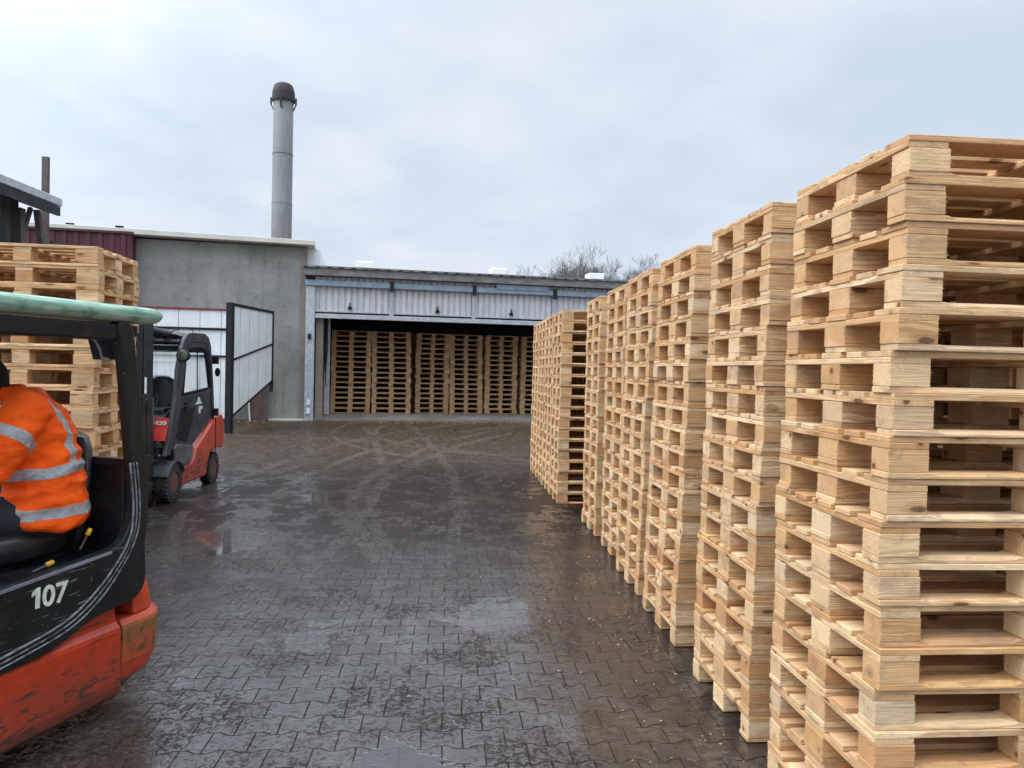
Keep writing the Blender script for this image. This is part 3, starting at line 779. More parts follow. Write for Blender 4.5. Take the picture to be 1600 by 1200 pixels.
def make_pallet(spec, key, detailed, loc, rot, label, group):
    if detailed:
        t = thing('pallet', label, 'pallet', loc, rot, group)
        for kind, ax, L, W, T, c, ch in spec:
            o = bpy.data.objects.new(kind, get_mesh(kind, L, W, T, ch, rp.randrange(4))); COL.objects.link(o); o.parent = t
            j = .0025 if kind != 'block' else .003
            o.location = (c[0]+rp.uniform(-j, j), c[1]+rp.uniform(-j, j)*(1 if ax == 'X' else .5), c[2]+rp.uniform(-.0002, .0002))
            rz = rp.uniform(-.004, .004)*(1 if kind != 'block' else 4)
            if kind == 'block': rz += rp.choice((0, math.pi))
            else: rz += rp.choice((0, math.pi)) if ch is None else rp.choice((0, math.pi))
            o.rotation_euler = (0, 0, rz+(R(90) if ax == 'Y' else 0))
    else:
        o = bpy.data.objects.new('pallet', whole_mesh(spec, rp.randrange(3), key)); COL.objects.link(o)
        o.location = loc; o.rotation_euler = (0, 0, rot+rp.choice((0, math.pi))); tag(o, label, 'pallet', group)
ORD = ['bottom', 'second', 'third', 'fourth', 'fifth', 'sixth', 'seventh', 'eighth', 'ninth', 'tenth', 'eleventh', 'twelfth', 'thirteenth', 'fourteenth', 'fifteenth', 'sixteenth', 'seventeenth', 'eighteenth', 'nineteenth', 'twentieth']
def stack(spec, key, detailed, cx, cy, z0, rot, n, where, group, lean=(0, 0), jit=.008, tops=None):
    dx = dy = 0.
    for k in range(n):
        pos = 'bottom one' if k == 0 else ('topmost' if k == n-1 else ORD[k]+' from bottom')
        lean_x, lean_y = (tops(k) if tops else (0, 0))
        make_pallet(spec, key, detailed, (cx+lean[0]*k+lean_x+rp.uniform(-jit, jit), cy+lean[1]*k+lean_y+rp.uniform(-jit, jit), z0+k*.144),
                    rot+rp.gauss(0, .006), 'pine pallet, '+pos+', '+where, group)
def build_pallets():
    # near row on the right: left faces at x = 1.48 .. 1.6, depth 0.8 each; the 1.2 m side faces the camera
    G = 'pine pallets stacked in the long right-hand row'
    rows = [('in the nearest stack at the right edge', 1.46, 2.38, lambda k: (.0+.045*max(0, k-8)/9, -.03*k/17)),
            ('in the right row\'s second stack from its near end', 1.47, 3.44, lambda k: (.02*k/17, -.09*k/17)),
            ('in the right row\'s third stack from its near end', 1.49, 4.67, lambda k: (.03*k/17, -.14*k/17)),
            ('in the right row\'s fourth stack from its near end', 1.53, 5.76, lambda k: (.02*k/17, -.16*k/17)),
            ('in the right row\'s fifth stack from its near end', 1.60, 6.72, lambda k: (-.02*k/17, -.12*k/17)),
            ('in the right row\'s sixth stack from its near end', 1.61, 7.88, lambda k: (-.02*k/17, -.12*k/17)),
            ('in the right row\'s seventh stack, long side showing', 1.475, 9.82, lambda k: (0, -.12*k/17)),
            ('in the right row\'s eighth stack', 1.475, 10.66, lambda k: (0, -.1*k/17)),
            ('in the right row\'s ninth stack', 1.475, 11.50, lambda k: (0, -.08*k/17)),
            ('in the right row\'s farthest stack', 1.475, 12.34, lambda k: (0, -.06*k/17))]
    for i, (w, x, y, tf) in enumerate(rows):
        stack(EUR, 'eur', i < 7, x+.6, y+.4, .004, 0, 18, w, G, tops=tf, jit=.007 if i else .009)
    # whatever is stacked behind that row, one mass
    bm = bmesh.new()
    for i, (w, x, y, tf) in enumerate(rows):
        for k in range(18):
            me = whole_mesh(EUR, k % 3, 'eur'); st = len(bm.verts); bm.from_mesh(me); bm.verts.ensure_lookup_table()
            M = Matrix.Translation((x+1.9+rp.uniform(-.01, .01), y+.42+rp.uniform(-.01, .01), .004+.144*k))
            bmesh.ops.transform(bm, matrix=M, verts=bm.verts[st:])
    tag(obj('pallet_mass', bm, WOOD_I), 'more pine pallets stacked behind the right-hand row', 'pallets', kind='stuff')
    # stack on the left behind the foreground forklift
    rot = R(2.5); c = Vector((-2.50, 5.50, 0)); ex = Vector((math.cos(rot), math.sin(rot), 0)); ey = Vector((-math.sin(rot), math.cos(rot), 0))
    p = c-ex*.5+ey*.38
    stack(SMALL, 'small', True, p.x, p.y, .004, rot, 18, 'in the left stack behind the foreground forklift', 'pine pallets stacked behind the foreground forklift',
          tops=lambda k: (-.02 if k < 14 else .0, .0))
    # stacks inside the hall
    G = 'pine pallets stacked inside the open hall'
    nm = ['first', 'second', 'third', 'fourth', 'fifth', 'sixth']
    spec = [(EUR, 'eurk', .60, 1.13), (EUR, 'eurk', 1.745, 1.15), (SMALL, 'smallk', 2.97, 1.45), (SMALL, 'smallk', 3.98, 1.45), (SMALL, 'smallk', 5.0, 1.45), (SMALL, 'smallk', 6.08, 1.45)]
    for i, (sp, key, x, y) in enumerate(spec):
        L, W = (1.2, .8) if key == 'eurk' else (1.0, .76)
        sx = .905 if key == 'eurk' else .965
        q = B0+EX*(x+L*sx/2)+EY*(y+W/2)
        before = set(COL.objects)
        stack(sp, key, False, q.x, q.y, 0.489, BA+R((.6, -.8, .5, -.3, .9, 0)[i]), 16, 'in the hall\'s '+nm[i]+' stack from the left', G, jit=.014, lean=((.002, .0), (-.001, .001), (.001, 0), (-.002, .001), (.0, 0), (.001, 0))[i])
        for o in set(COL.objects)-before: o.scale = (sx, 1, 1)
    bm = bmesh.new()
    for x in (.9, 2.0, 3.1, 4.2, 5.3, 6.4, 7.5, 8.6):
        for k in range(16):
            st = len(bm.verts); bm.from_mesh(whole_mesh(SMALL, k % 3, 'smallk')); bm.verts.ensure_lookup_table()
            bmesh.ops.transform(bm, matrix=Matrix.Translation((x+.3, 2.7, .489+.144*k)), verts=bm.verts[st:])
    o = tag(obj('pallet_mass', bm, WOOD_SHADE), 'dim pallets packed behind the front stacks inside the hall', 'pallets', kind='stuff'); o.location = B0; o.rotation_euler = (0, 0, BA)
build_pallets()

# ------------------------------------------------------------------ trees
trees = [(806, 412, 4.0, 3), (838, 402, 5.0, 4), (866, 408, 4.4, 5), (899, 388, 6.4, 6), (946, 392, 6.0, 8), (985, 396, 5.6, 9)]
def build_trees():
    base = [(5.2, 58, 10.4, .8), (7.9, 59, 11.2, .8), (9.6, 58, 10.7, .8), (11.2, 57, 12.0, .65), (13.7, 60, 11.9, .75), (15.6, 61, 11.8, .75)]
    lab = ['faint small bare tree, leftmost above the hall roof', 'rounded bare tree left of the tallest one above the roof', 'low bushy bare tree close beside the tallest one',
           'tall dark pointed bare tree in the middle above the roof', 'spreading pale bare tree behind the rightmost white roof box', 'spreading bare tree farthest right, just above the pallets']
    for i, (x, y, h, s) in enumerate(base): build_tree((x, y, 0), h, s, 20+i, lab[i])
build_trees()

# ------------------------------------------------------------------ wheels
M_RIM = plain('rusty_rim', (.14, .05, .035), .7, var=.35, scale=9, dirt=(.10, .07, .05), dirt_amt=.8)
def wheel(parent, c, rad, w, name='wheel', rim=M_RIM):
    e = bpy.data.objects.new(name, None); COL.objects.link(e); e.parent = parent; e.location = c
    bm = bmesh.new(); r = rad
    lathe(bm, [(r*.58, -w/2), (r*.86, -w/2), (r*.97, -w/2*.86), (r, -w/2*.6), (r, w/2*.6), (r*.97, w/2*.86), (r*.86, w/2), (r*.58, w/2)], (0, 0, 0), 'y', 48, False)
    for k in range(26):
        a = 2*math.pi*k/26
        for s in (-1, 1):
            M = Matrix.Rotation(-a, 3, 'Y')
            box(bm, M @ Vector((r*.995, s*w*.3, 0)), (.022, w*.42, r*.09), M @ Matrix.Rotation(s*.35, 3, 'X'))
    obj('tyre', bm, M_RUBBER, e)
    bm = bmesh.new()
    lathe(bm, [(r*.60, -w*.46), (r*.55, -w*.46), (r*.50, -w*.30), (r*.30, -w*.24), (r*.22, -w*.40), (.001, -w*.42)], (0, 0, 0), 'y', 32)
    for k in range(6):
        a = 2*math.pi*k/6; box(bm, (r*.38*math.cos(a), -w*.29, r*.38*math.sin(a)), (.022, .03, .022))
    obj('rim', bm, rim, e)
    return e

# ------------------------------------------------------------------ foreground forklift (frame: x = to its rear, y = across to its right side, z up)
TA = math.atan2(.926, .377); TC = Vector((-1.62, 3.86, 0))
def build_front_truck():
    T = thing('forklift', 'worn orange and black open forklift numbered 107 in the left foreground', 'forklift', TC, TA, 'forklift trucks in the yard')
    Wd = 1.10; CU = .365
    # counterweight: skirt plan rounded at the rear, front part (u<0) and rear block with a seam at u=0
    def plan(inset, u0, u1, rear, Rr=.20):
        pts = []
        y0, y1 = inset, Wd-inset
        if rear:
            ue = u1-inset; Rr = min(Rr, ue-u0-.01); pts.append((u0, y0))
            for k in range(9):
                a = -90+90*k/8; pts.append((ue-Rr+Rr*math.cos(R(a)), y0+Rr+Rr*math.sin(R(a))))
            for k in range(9):
                a = 90*k/8; pts.append((ue-Rr+Rr*math.cos(R(a)), y1-Rr+Rr*math.sin(R(a))))
            pts.append((u0, y1))
        else: pts = [(u0, y0), (u1, y0), (u1, y1), (u0, y1)]
        return pts
    def lev(zs, u0, u1, rear):
        bm = bmesh.new(); rings = [[(p[0], p[1], z) for p in plan(i, u0, u1, rear)] for z, i in zs]; loft(bm, rings); return bm
    zs = [(.085, .07), (.13, .008), (.16, .0), (.425, .0), (.445, .005), (.47, .03), (.56, .055), (.80, .075), (.90, .11)]
    cwb = bmesh.new(); RL = ((.085, .16), (.12, .075), (.17, .03), (.25, .008), (.425, .0), (.445, .005), (.47, .025))
    loft(cwb, [[(p[0], max(p[1], .0) if p[0] > .05 else (min(p[1], .06) if p[1] < .5 else max(p[1], Wd-.06)), z) for p in plan(i, .008, CU, True)] for z, i in RL])
    loft(cwb, [[(p[0], p[1], z) for p in plan(i, .10, CU, True)] for z, i in ((.472, .025), (.56, .035), (.66, .055), (.76, .085), (.83, .12), (.87, .16))])
    obj('counterweight', cwb, M_REAR, T, bevel=.012)
    zs2 = [(.085, .03), (.11, .006), (.16, .0), (.425, .0), (.445, .005), (.47, .03), (.60, .055)]
    obj('side_skirt', lev(zs2, -1.0, -.004, False), M_RED, T, bevel=.008)
    bm = bx(-.9, .19, .10, Wd-.10, .12, .46); obj('chassis', bm, M_BLACK, T)
    # dark side panels with the swept boundary
    low = [(-1.25, .47), (-.9, .455), (-.644, .448), (-.444, .462), (-.302, .50), (-.16, .545), (.035, .562), (.10, .585), (.135, .635), (.143, .70), (.135, .83), (.140, .87), (.152, .945)]
    up = [(.150, 1.08), (.118, 1.42), (.070, 1.757), (.030, 1.965), (-.06, 1.965), (-.022, 1.78), (.012, 1.5), (.034, 1.31), (.058, 1.06), (.02, .93), (-.07, .858), (-.40, .828), (-.647, .806), (-1.25, .78)]
    for s, (y0, y1) in (('l', (-.012, .05)), ('r', (Wd-.05, Wd+.012))):
        bm = bmesh.new(); prism(bm, [(p.x, p.y) for p in curve_pts([(a, b, 0) for a, b in low+up+low[:1]], 4)[:-1]], 'y', y0, y1); obj('side_panel', bm, M_GREENBLK, T, bevel=.012)
    for yy in (-.014, Wd+.014):
        for dv, rr in ((0, .006), (.022, .0045), (.043, .0045)):
            pts = [(.022+dv, yy, 1.27), (.044+dv, yy, 1.10), (.046+dv, yy, .985), (.030+dv*.9, yy, .90-dv*.3), (-.035+dv*.8, yy, .80-dv*.6), (-.162+dv*.6, yy, .682-dv), (-.33+dv*.4, yy, .585-dv), (-.549, yy, .538-dv), (-.80, yy, .51-dv), (-1.2, yy, .50-dv)]
            bm = bmesh.new(); tube(bm, curve_pts(pts), rr, 6); obj('rubber_seam', bm, M_SEAM, T, smooth=True)
        bm = bmesh.new(); bar(bm, (-1.2, yy, .765), (-.085, yy, .842), .006, .014); obj('edge_strip', bm, M_PINKLINE, T)
    # number
    M = Matrix.Translation((-.515, -.0135, .686)) @ Matrix.Rotation(R(2), 4, 'Y') @ Matrix.Rotation(R(90), 4, 'X')
    M2 = M @ Matrix.Translation((.052, 0, 0)); text_mesh('number_marking', '07', .128, M_NUM, T, M2)
    bm = bmesh.new(); prism(bm, [(.018, 0), (.040, 0), (.040, .092), (.024, .092), (.0, .072), (.0, .056), (.018, .064)], 'z', 0, .002); bmesh.ops.transform(bm, matrix=M, verts=bm.verts)
    obj('number_marking', bm, M_NUM, T)
    # door sill / interior tub
    bm = bx(-1.2, .06, .052, .30, .70, .80); obj('sill', bm, M_BLACK, T, bevel=.02)
    bm = bx(-1.3, -.5, .30, .80, .40, .46); obj('floor_plate', bm, M_BLACK, T)
    bm = bx(-.5, .06, .30, Wd-.06, .45, .82); obj('engine_cover', bm, M_BLACK, T, bevel=.03)
    bm = bx(.055, .125, .055, Wd-.055, .60, 1.265); obj('rear_cowl', bm, M_BLACK, T, bevel=.015)
    bm = bx(.045, .085, .03, Wd-.03, 1.25, 1.285); obj('window_sill', bm, M_BLACK, T)
    # upper right corner tint panel behind the operator, header and side beams
    bm = bmesh.new(); prism(bm, [(.03, 1.79), (.25, 1.79), (.31, 1.96), (.03, 1.96)], 'x', .04, .07); obj('rear_header_panel', bm, M_BLACK, T)
    bm = bx(.03, .075, .0, Wd, 1.91, 1.965); obj('rear_header', bm, M_BLACK, T)
    bm = bmesh.new(); tube(bm, [(.02, .30, 1.955), (.015, .27, 1.92), (.01, .20, 1.885), (.01, .17, 1.84), (.015, .165, 1.80), (.02, .12, 1.79)], .008, 8); obj('grab_handle', bm, M_GALV, T, smooth=True)
    for y0 in (0., Wd-.07):
        bm = bx(-1.45, -.0, y0, y0+.07, 1.885, 1.968); obj('roof_beam', bm, M_BLACK, T, bevel=.012)
    # front posts, cowl, mast: outside the picture but part of the truck
    for y0 in (0.02, Wd-.09):
        bm = bmesh.new(); bar(bm, (-1.75, y0+.035, .55), (-1.42, y0+.035, 1.93), .07, .09); obj('front_pillar', bm, M_BLACK, T, bevel=.01)
    bm = bmesh.new(); prism(bm, [(-1.95, .3), (-1.5, .3), (-1.3, .45), (-1.35, .95), (-1.6, 1.05), (-1.9, .8)], 'y', .04, Wd-.04); obj('front_cowl', bm, M_RED, T, bevel=.02)
    bm = bmesh.new(); tube(bm, [(-1.3, .55, .6), (-1.12, .55, 1.22)], .025, 8); obj('steering_column', bm, M_BLACK, T)
    bm = bmesh.new(); tube(bm, [(-1.1+.05*math.cos(a)*0+.16*math.cos(a)*.55, .55+.16*math.sin(a), 1.23+.16*math.cos(a)*-.83*-1) for a in [2*math.pi*k/24 for k in range(25)]], .014, 8, False); obj('steering_wheel', bm, M_BLACK, T, smooth=True)
    for y0 in (.18, Wd-.26):
        obj('mast_rail', bx(-2.12, -1.98, y0, y0+.08, .08, 2.15), M_STEEL, T)
        bm = bx(-2.20, -2.15, y0, y0+.10, .08, .6); box(bm, (-2.7, y0+.05, .10), (1.05, .10, .035)); obj('fork', bm, M_STEEL, T)
    obj('carriage', bx(-2.15, -2.121, .1, Wd-.1, .25, .65), M_STEEL, T)
    for y0, s in ((.10, 1), (Wd-.10, -1)): wheel(T, (-1.72, y0, .265), .265, .20)
    # roof: thick rounded slab
    bm = bmesh.new(); rings = []
    def rr(x, sc): 
        y0, y1 = -.03, Wd+.03; z0, z1 = 1.980, 2.064; zc = (z0+z1)/2; h = (z1-z0)/2*sc; pts = []
        for k in range(9): a = R(90+180*k/8); pts.append((x, y0+.045+.05*math.cos(a)*1.0, zc+h*math.sin(a)))
        for k in range(9): a = R(-90+180*k/8); pts.append((x, y1-.045+.05*math.cos(a), zc+h*math.sin(a)))
        return pts
    for x, sc in ((-1.55, .6), (-1.54, .85), (-1.50, 1.), (.155, 1.), (.185, .97), (.20, .88), (.207, .7)): rings.append(rr(x, sc))
    loft(bm, rings); obj('roof', bm, M_ROOF, T, smooth=True)
    # seat
    def cushion(rings, name): 
        bm = bmesh.new(); loft(bm, rings); o = obj(name, bm, M_SEATM, T, smooth=True); return o
    yc = .46
    prof = [(.82, -.02, .20), (.90, -.015, .235), (1.05, .0, .25), (1.20, .02, .245), (1.32, .045, .22), (1.385, .06, .17), (1.40, .065, .08)]
    rings = [[(x+.02+(px*.065), yc+py*w, z) for px, py in [(math.cos(2*math.pi*k/28)*(1 if True else 1)+.55*abs(math.sin(2*math.pi*k/28))**2*-1.3*(1), math.sin(2*math.pi*k/28)) for k in range(28)]] for z, x, w in prof]
    o = cushion(rings, 'seat_back')
    bm = bmesh.new(); loft(bm, [ell((-.30, yc, z), a, b, 32, None, 3.2) for z, a, b in ((.83, .24, .22), (.86, .265, .245), (.93, .27, .25), (.96, .25, .23), (.965, .15, .15))]); obj('seat_cushion', bm, M_SEATM, T, smooth=True)
    for a, b in (((-.07, .16, .905), (-.05, .16, .935)), ((-.36, .085, .835), (-.31, .085, .845))):
        bm = bmesh.new(); a = Vector(a); b = Vector(b); d = (b-a).normalized(); tube(bm, [a, a+d*.006, a+d*.034, a+d*.04], [.008, .0125, .0125, .008], 10); obj('lever_knob', bm, M_YELLOW, T, smooth=True)
        bm = bmesh.new(); tube(bm, [a-d*.07, a], .006, 6); obj('lever', bm, M_STEEL, T)
    return T
M_SEATM = plain('black_vinyl', (.014, .015, .018), .38, bump=.0015, scale=10, dirt=(.05, .05, .055), dirt_amt=.4)
TRUCK = build_front_truck()

# ------------------------------------------------------------------ operator
def build_person():
    # frame: x = the way he faces, y = his left, z up
    pc = TC+Vector((math.cos(TA), math.sin(TA), 0))*-.155+Vector((-math.sin(TA), math.cos(TA), 0))*.335
    face = math.atan2(-.42, -.91)
    P = thing('person', 'seated driver in orange hi-vis jacket with grey bands and black knit cap', 'person', (pc.x, pc.y, 0), face)
    rn = random.Random(3)
    def folds(bm, amp, sc):
        bm.normal_update()
        for v in bm.verts:
            p = v.co; q = Vector((p.x*sc, p.y*sc, p.z*sc*1.5))
            n = noise.noise(q)+.5*noise.noise(q*2.3)
            rdg = 1-abs(noise.noise(Vector((p.x*4.+p.z*5., p.y*4.-p.z*3., p.z*9.)))*2)
            v.co = p+v.normal*amp*(n*.6+(rdg-.6)*.8)
    # shoulders, elbow, wrist
    shL = Vector((.06, .20, 1.555)); elL = Vector((.20, .31, 1.30)); wrL = Vector((.46, .24, 1.27))
    shR = Vector((.06, -.20, 1.555)); elR = Vector((.22, -.33, 1.31)); wrR = Vector((.47, -.18, 1.27))
    # body: head, neck, trunk core, hands, as one skin
    bm = bmesh.new()
    hc = Vector((.275, .02, 1.665))
    loft(bm, [ell((hc.x+dx, hc.y, hc.z+dz), a, b, 20) for dz, a, b, dx in ((-.125, .035, .035, .03), (-.105, .062, .05, .025), (-.06, .085, .066, .01), (0, .097, .075, 0), (.05, .098, .077, -.004), (.09, .075, .062, -.005), (.112, .03, .025, -.005))])
    bm2 = bm
    tube(bm2, [hc+Vector((.092, 0, .01)), hc+Vector((.112, 0, -.02)), hc+Vector((.10, 0, -.035))], [.008, .015, .010], 8)     # nose
    for s in (-1, 1):
        loft(bm2, [ell((hc.x-.005, hc.y+s*(.070+k*.007), hc.z-.005), .020-.004*k, .034-.005*k, 12, (0, 1, 0)) for k in range(3)])   # ears
    tube(bm2, [hc+Vector((.085, -.022, -.062)), hc+Vector((.094, 0, -.060)), hc+Vector((.085, .022, -.062))], .008, 8)        # lips
    loft(bm2, [ell((.07, 0, 1.50), .07, .075, 16), ell((.13, .005, 1.56), .058, .06, 16), ell((.22, .012, 1.62), .056, .056, 16)])
    loft(bm2, [ell((0, 0, .99), .11, .15, 20), ell((.01, 0, 1.2), .11, .15, 20), ell((.05, 0, 1.45), .11, .17, 20), ell((.07, 0, 1.54), .08, .12, 20)])
    for el, wr in ((elL, wrL), (elR, wrR)):
        tube(bm2, [el, wr], [.042, .030], 12)
        d = (wr-el).normalized(); side = d.cross(Vector((0, 0, 1))).normalized(); up = side.cross(d)
        pal = wr+d*.05
        loft(bm2, [ell(wr+d*t, .030+.012*min(1, t/.05), .016, 14, d) for t in (.0, .03, .06, .09)])
        sg = 1 if el is elL else -1
        for k in range(4):
            b = wr+d*.088+side*(-.030+.020*k); ln = (.070, .080, .076, .060)[k]
            tube(bm2, [b-d*.01, b+d*ln*.4-up*.006, b+d*ln*.62-up*.028, b+d*ln*.55-up*.052], [.0098, .0094, .0088, .0078], 8)
        b = wr+d*.03+side*(.032*sg*-1); tube(bm2, [b-side*-.008*sg, b+d*.03-side*.018*sg-up*.01, b+d*.055-side*.02*sg-up*.03], [.012, .0105, .009], 8)
    # joins trunk to arms inside the jacket
    for sh, el in ((shL, elL), (shR, elR)): tube(bm2, [Vector((.06, 0, 1.5)), sh-Vector((0, 0, .02)), el], [.07, .055, .043], 12)
    for s, kn, an in ((1, (.42, .17, .985), (.55, .20, .56)), (-1, (.44, -.14, .985), (.58, -.14, .56))):
        tube(bm2, [(0, .09*s, 1.03), kn, an], [.085, .06, .045], 12)
    obj('body', voxel(bm2, .0055, 3), M_SKIN, P, smooth=True)
    # jacket
    bm = bmesh.new()
    rings = [(.955, -.005, .155, .205), (.975, -.005, .185, .232), (1.04, .0, .195, .24), (1.12, .0, .185, .232), (1.20, .005, .178, .225), (1.30, .02, .178, .225), (1.40, .035, .172, .228), (1.48, .05, .155, .225), (1.545, .06, .13, .20), (1.59, .075, .105, .14), (1.615, .09, .088, .095)]
    loft(bm, [ell((x, 0, z), a, b, 36, None, 2.25) for z, x, a, b in rings])
    for sh, el, wr in ((shL, elL, wrL), (shR, elR, wrR)):
        mid = (sh+el)/2; m2 = (el+wr)/2
        ce = Vector((0, .02 if sh is shL else -.02, 0))
        tube(bm, [Vector((.055, sh.y*.45, 1.53)), sh, mid+ce, el+Vector((-.01, 0, -.01)), m2, wr-(wr-el).normalized()*.0], [.095, .098, .092, .085, .072, .058], 20)
    # stand-up collar
    loft(bm, [ell((.10, .0, 1.57), .10, .11, 28), ell((.14, .004, 1.615), .092, .095, 28), ell((.175, .008, 1.65), .084, .086, 28), ell((.18, .008, 1.654), .06, .062, 28)])
    jb = voxel(bm, .0085, 8); folds(jb, .019, 8.)
    me = bpy.data.meshes.new('jacket')
    lay = jb.verts.layers.float.new('band')
    ax = (elL-shL).normalized(); axR = (elR-shR).normalized()
    def g(x, w): return w-abs(x)
    for v in jb.verts:
        x, y, z = v.co
        # nearest limb test
        def dseg(p, a, b):
            t = max(0, min(1, (p-a).dot(b-a)/(b-a).length_squared)); return (p-(a+(b-a)*t)).length, t*(b-a).length
        dL, tL = dseg(v.co, shL, elL); dR, tR = dseg(v.co, shR, elR); dL2, tL2 = dseg(v.co, elL, wrL); dR2, tR2 = dseg(v.co, elR, wrR)
        tor = math.hypot((x-.03)/.185, y/.225)
        wob = .012*noise.noise(Vector((x*9, y*9, z*3)))
        arm = min(dL, dR) < .118 and abs(y) > .165 and z < 1.56
        fore = min(dL2, dR2) < .09 and x > .2
        if fore: f = g((tL2 if dL2 < dR2 else tR2)-.15, .026)
        elif arm: f = g((tL if dL < dR else tR)-.155+wob, .027)
        else:
            f = max(g(z-1.055+wob+.02*x, .026), g(z-1.245+wob+.10*x, .026))
            if z > 1.245-.10*x: f = max(f, g(abs(y)-.135+wob-.02*(z-1.4), .024) if z < 1.60 else -1)
        v[lay] = max(-.02, min(.02, f))
    obj('jacket', jb, M_HIVIS, P, smooth=True)
    # trousers
    bm = bmesh.new()
    loft(bm, [ell((.02, 0, z), a, b, 28) for z, a, b in ((.93, .13, .17), (.96, .17, .20), (1.06, .165, .195), (1.10, .12, .16))])
    for s, kn, an in ((1, (.42, .17, .99), (.55, .20, .60)), (-1, (.44, -.14, .99), (.58, -.14, .60))):
        kn = Vector(kn); an = Vector(an)
        tube(bm, [(0, .10*s, 1.03), (.2, .13*s, 1.02), kn+Vector((-.05, 0, .01)), kn+Vector((.03, 0, -.02)), kn+Vector((.06, 0, -.10)), (kn+an)/2+Vector((.02, 0, 0)), an], [.115, .11, .095, .09, .085, .075, .070], 18)
    tb = voxel(bm, .009, 5); folds(tb, .007, 9); obj('trousers', tb, M_TROUSER, P, smooth=True)
    for an in (Vector((.55, .20, .56)), Vector((.58, -.14, .56))):
        bm = bmesh.new(); tube(bm, [an+Vector((0, 0, .06)), an+Vector((0, 0, -.04))], [.055, .055], 16)
        loft(bm, [ell(an+Vector((.06+dx, 0, dz)), a, b, 20) for dz, a, b, dx in ((-.10, .13, .045, .02), (-.075, .14, .05, .02), (-.04, .11, .048, 0), (.0, .05, .045, -.04))])
        obj('boot', voxel(bm, .007, 3), M_BOOT, P, smooth=True)
    # knit cap
    bm = bmesh.new(); loft(bm, [ell(hc+Vector((dx, 0, dz)), a, b, 28) for dz, a, b, dx in ((-.035, .102, .090, -.018), (-.03, .112, .098, -.016), (.03, .114, .099, -.010), (.075, .104, .09, -.010), (.11, .078, .068, -.010), (.13, .04, .036, -.01))])
    obj('knit_cap', bm, M_CAP, P, smooth=True)
    for s in (-1, 1):
        bm = bmesh.new(); bmesh.ops.create_uvsphere(bm, u_segments=10, v_segments=8, radius=.011, matrix=Matrix.Translation(hc+Vector((.083, s*.031, .003)))); obj('eye', bm, M_WHITE, P, smooth=True)
build_person()

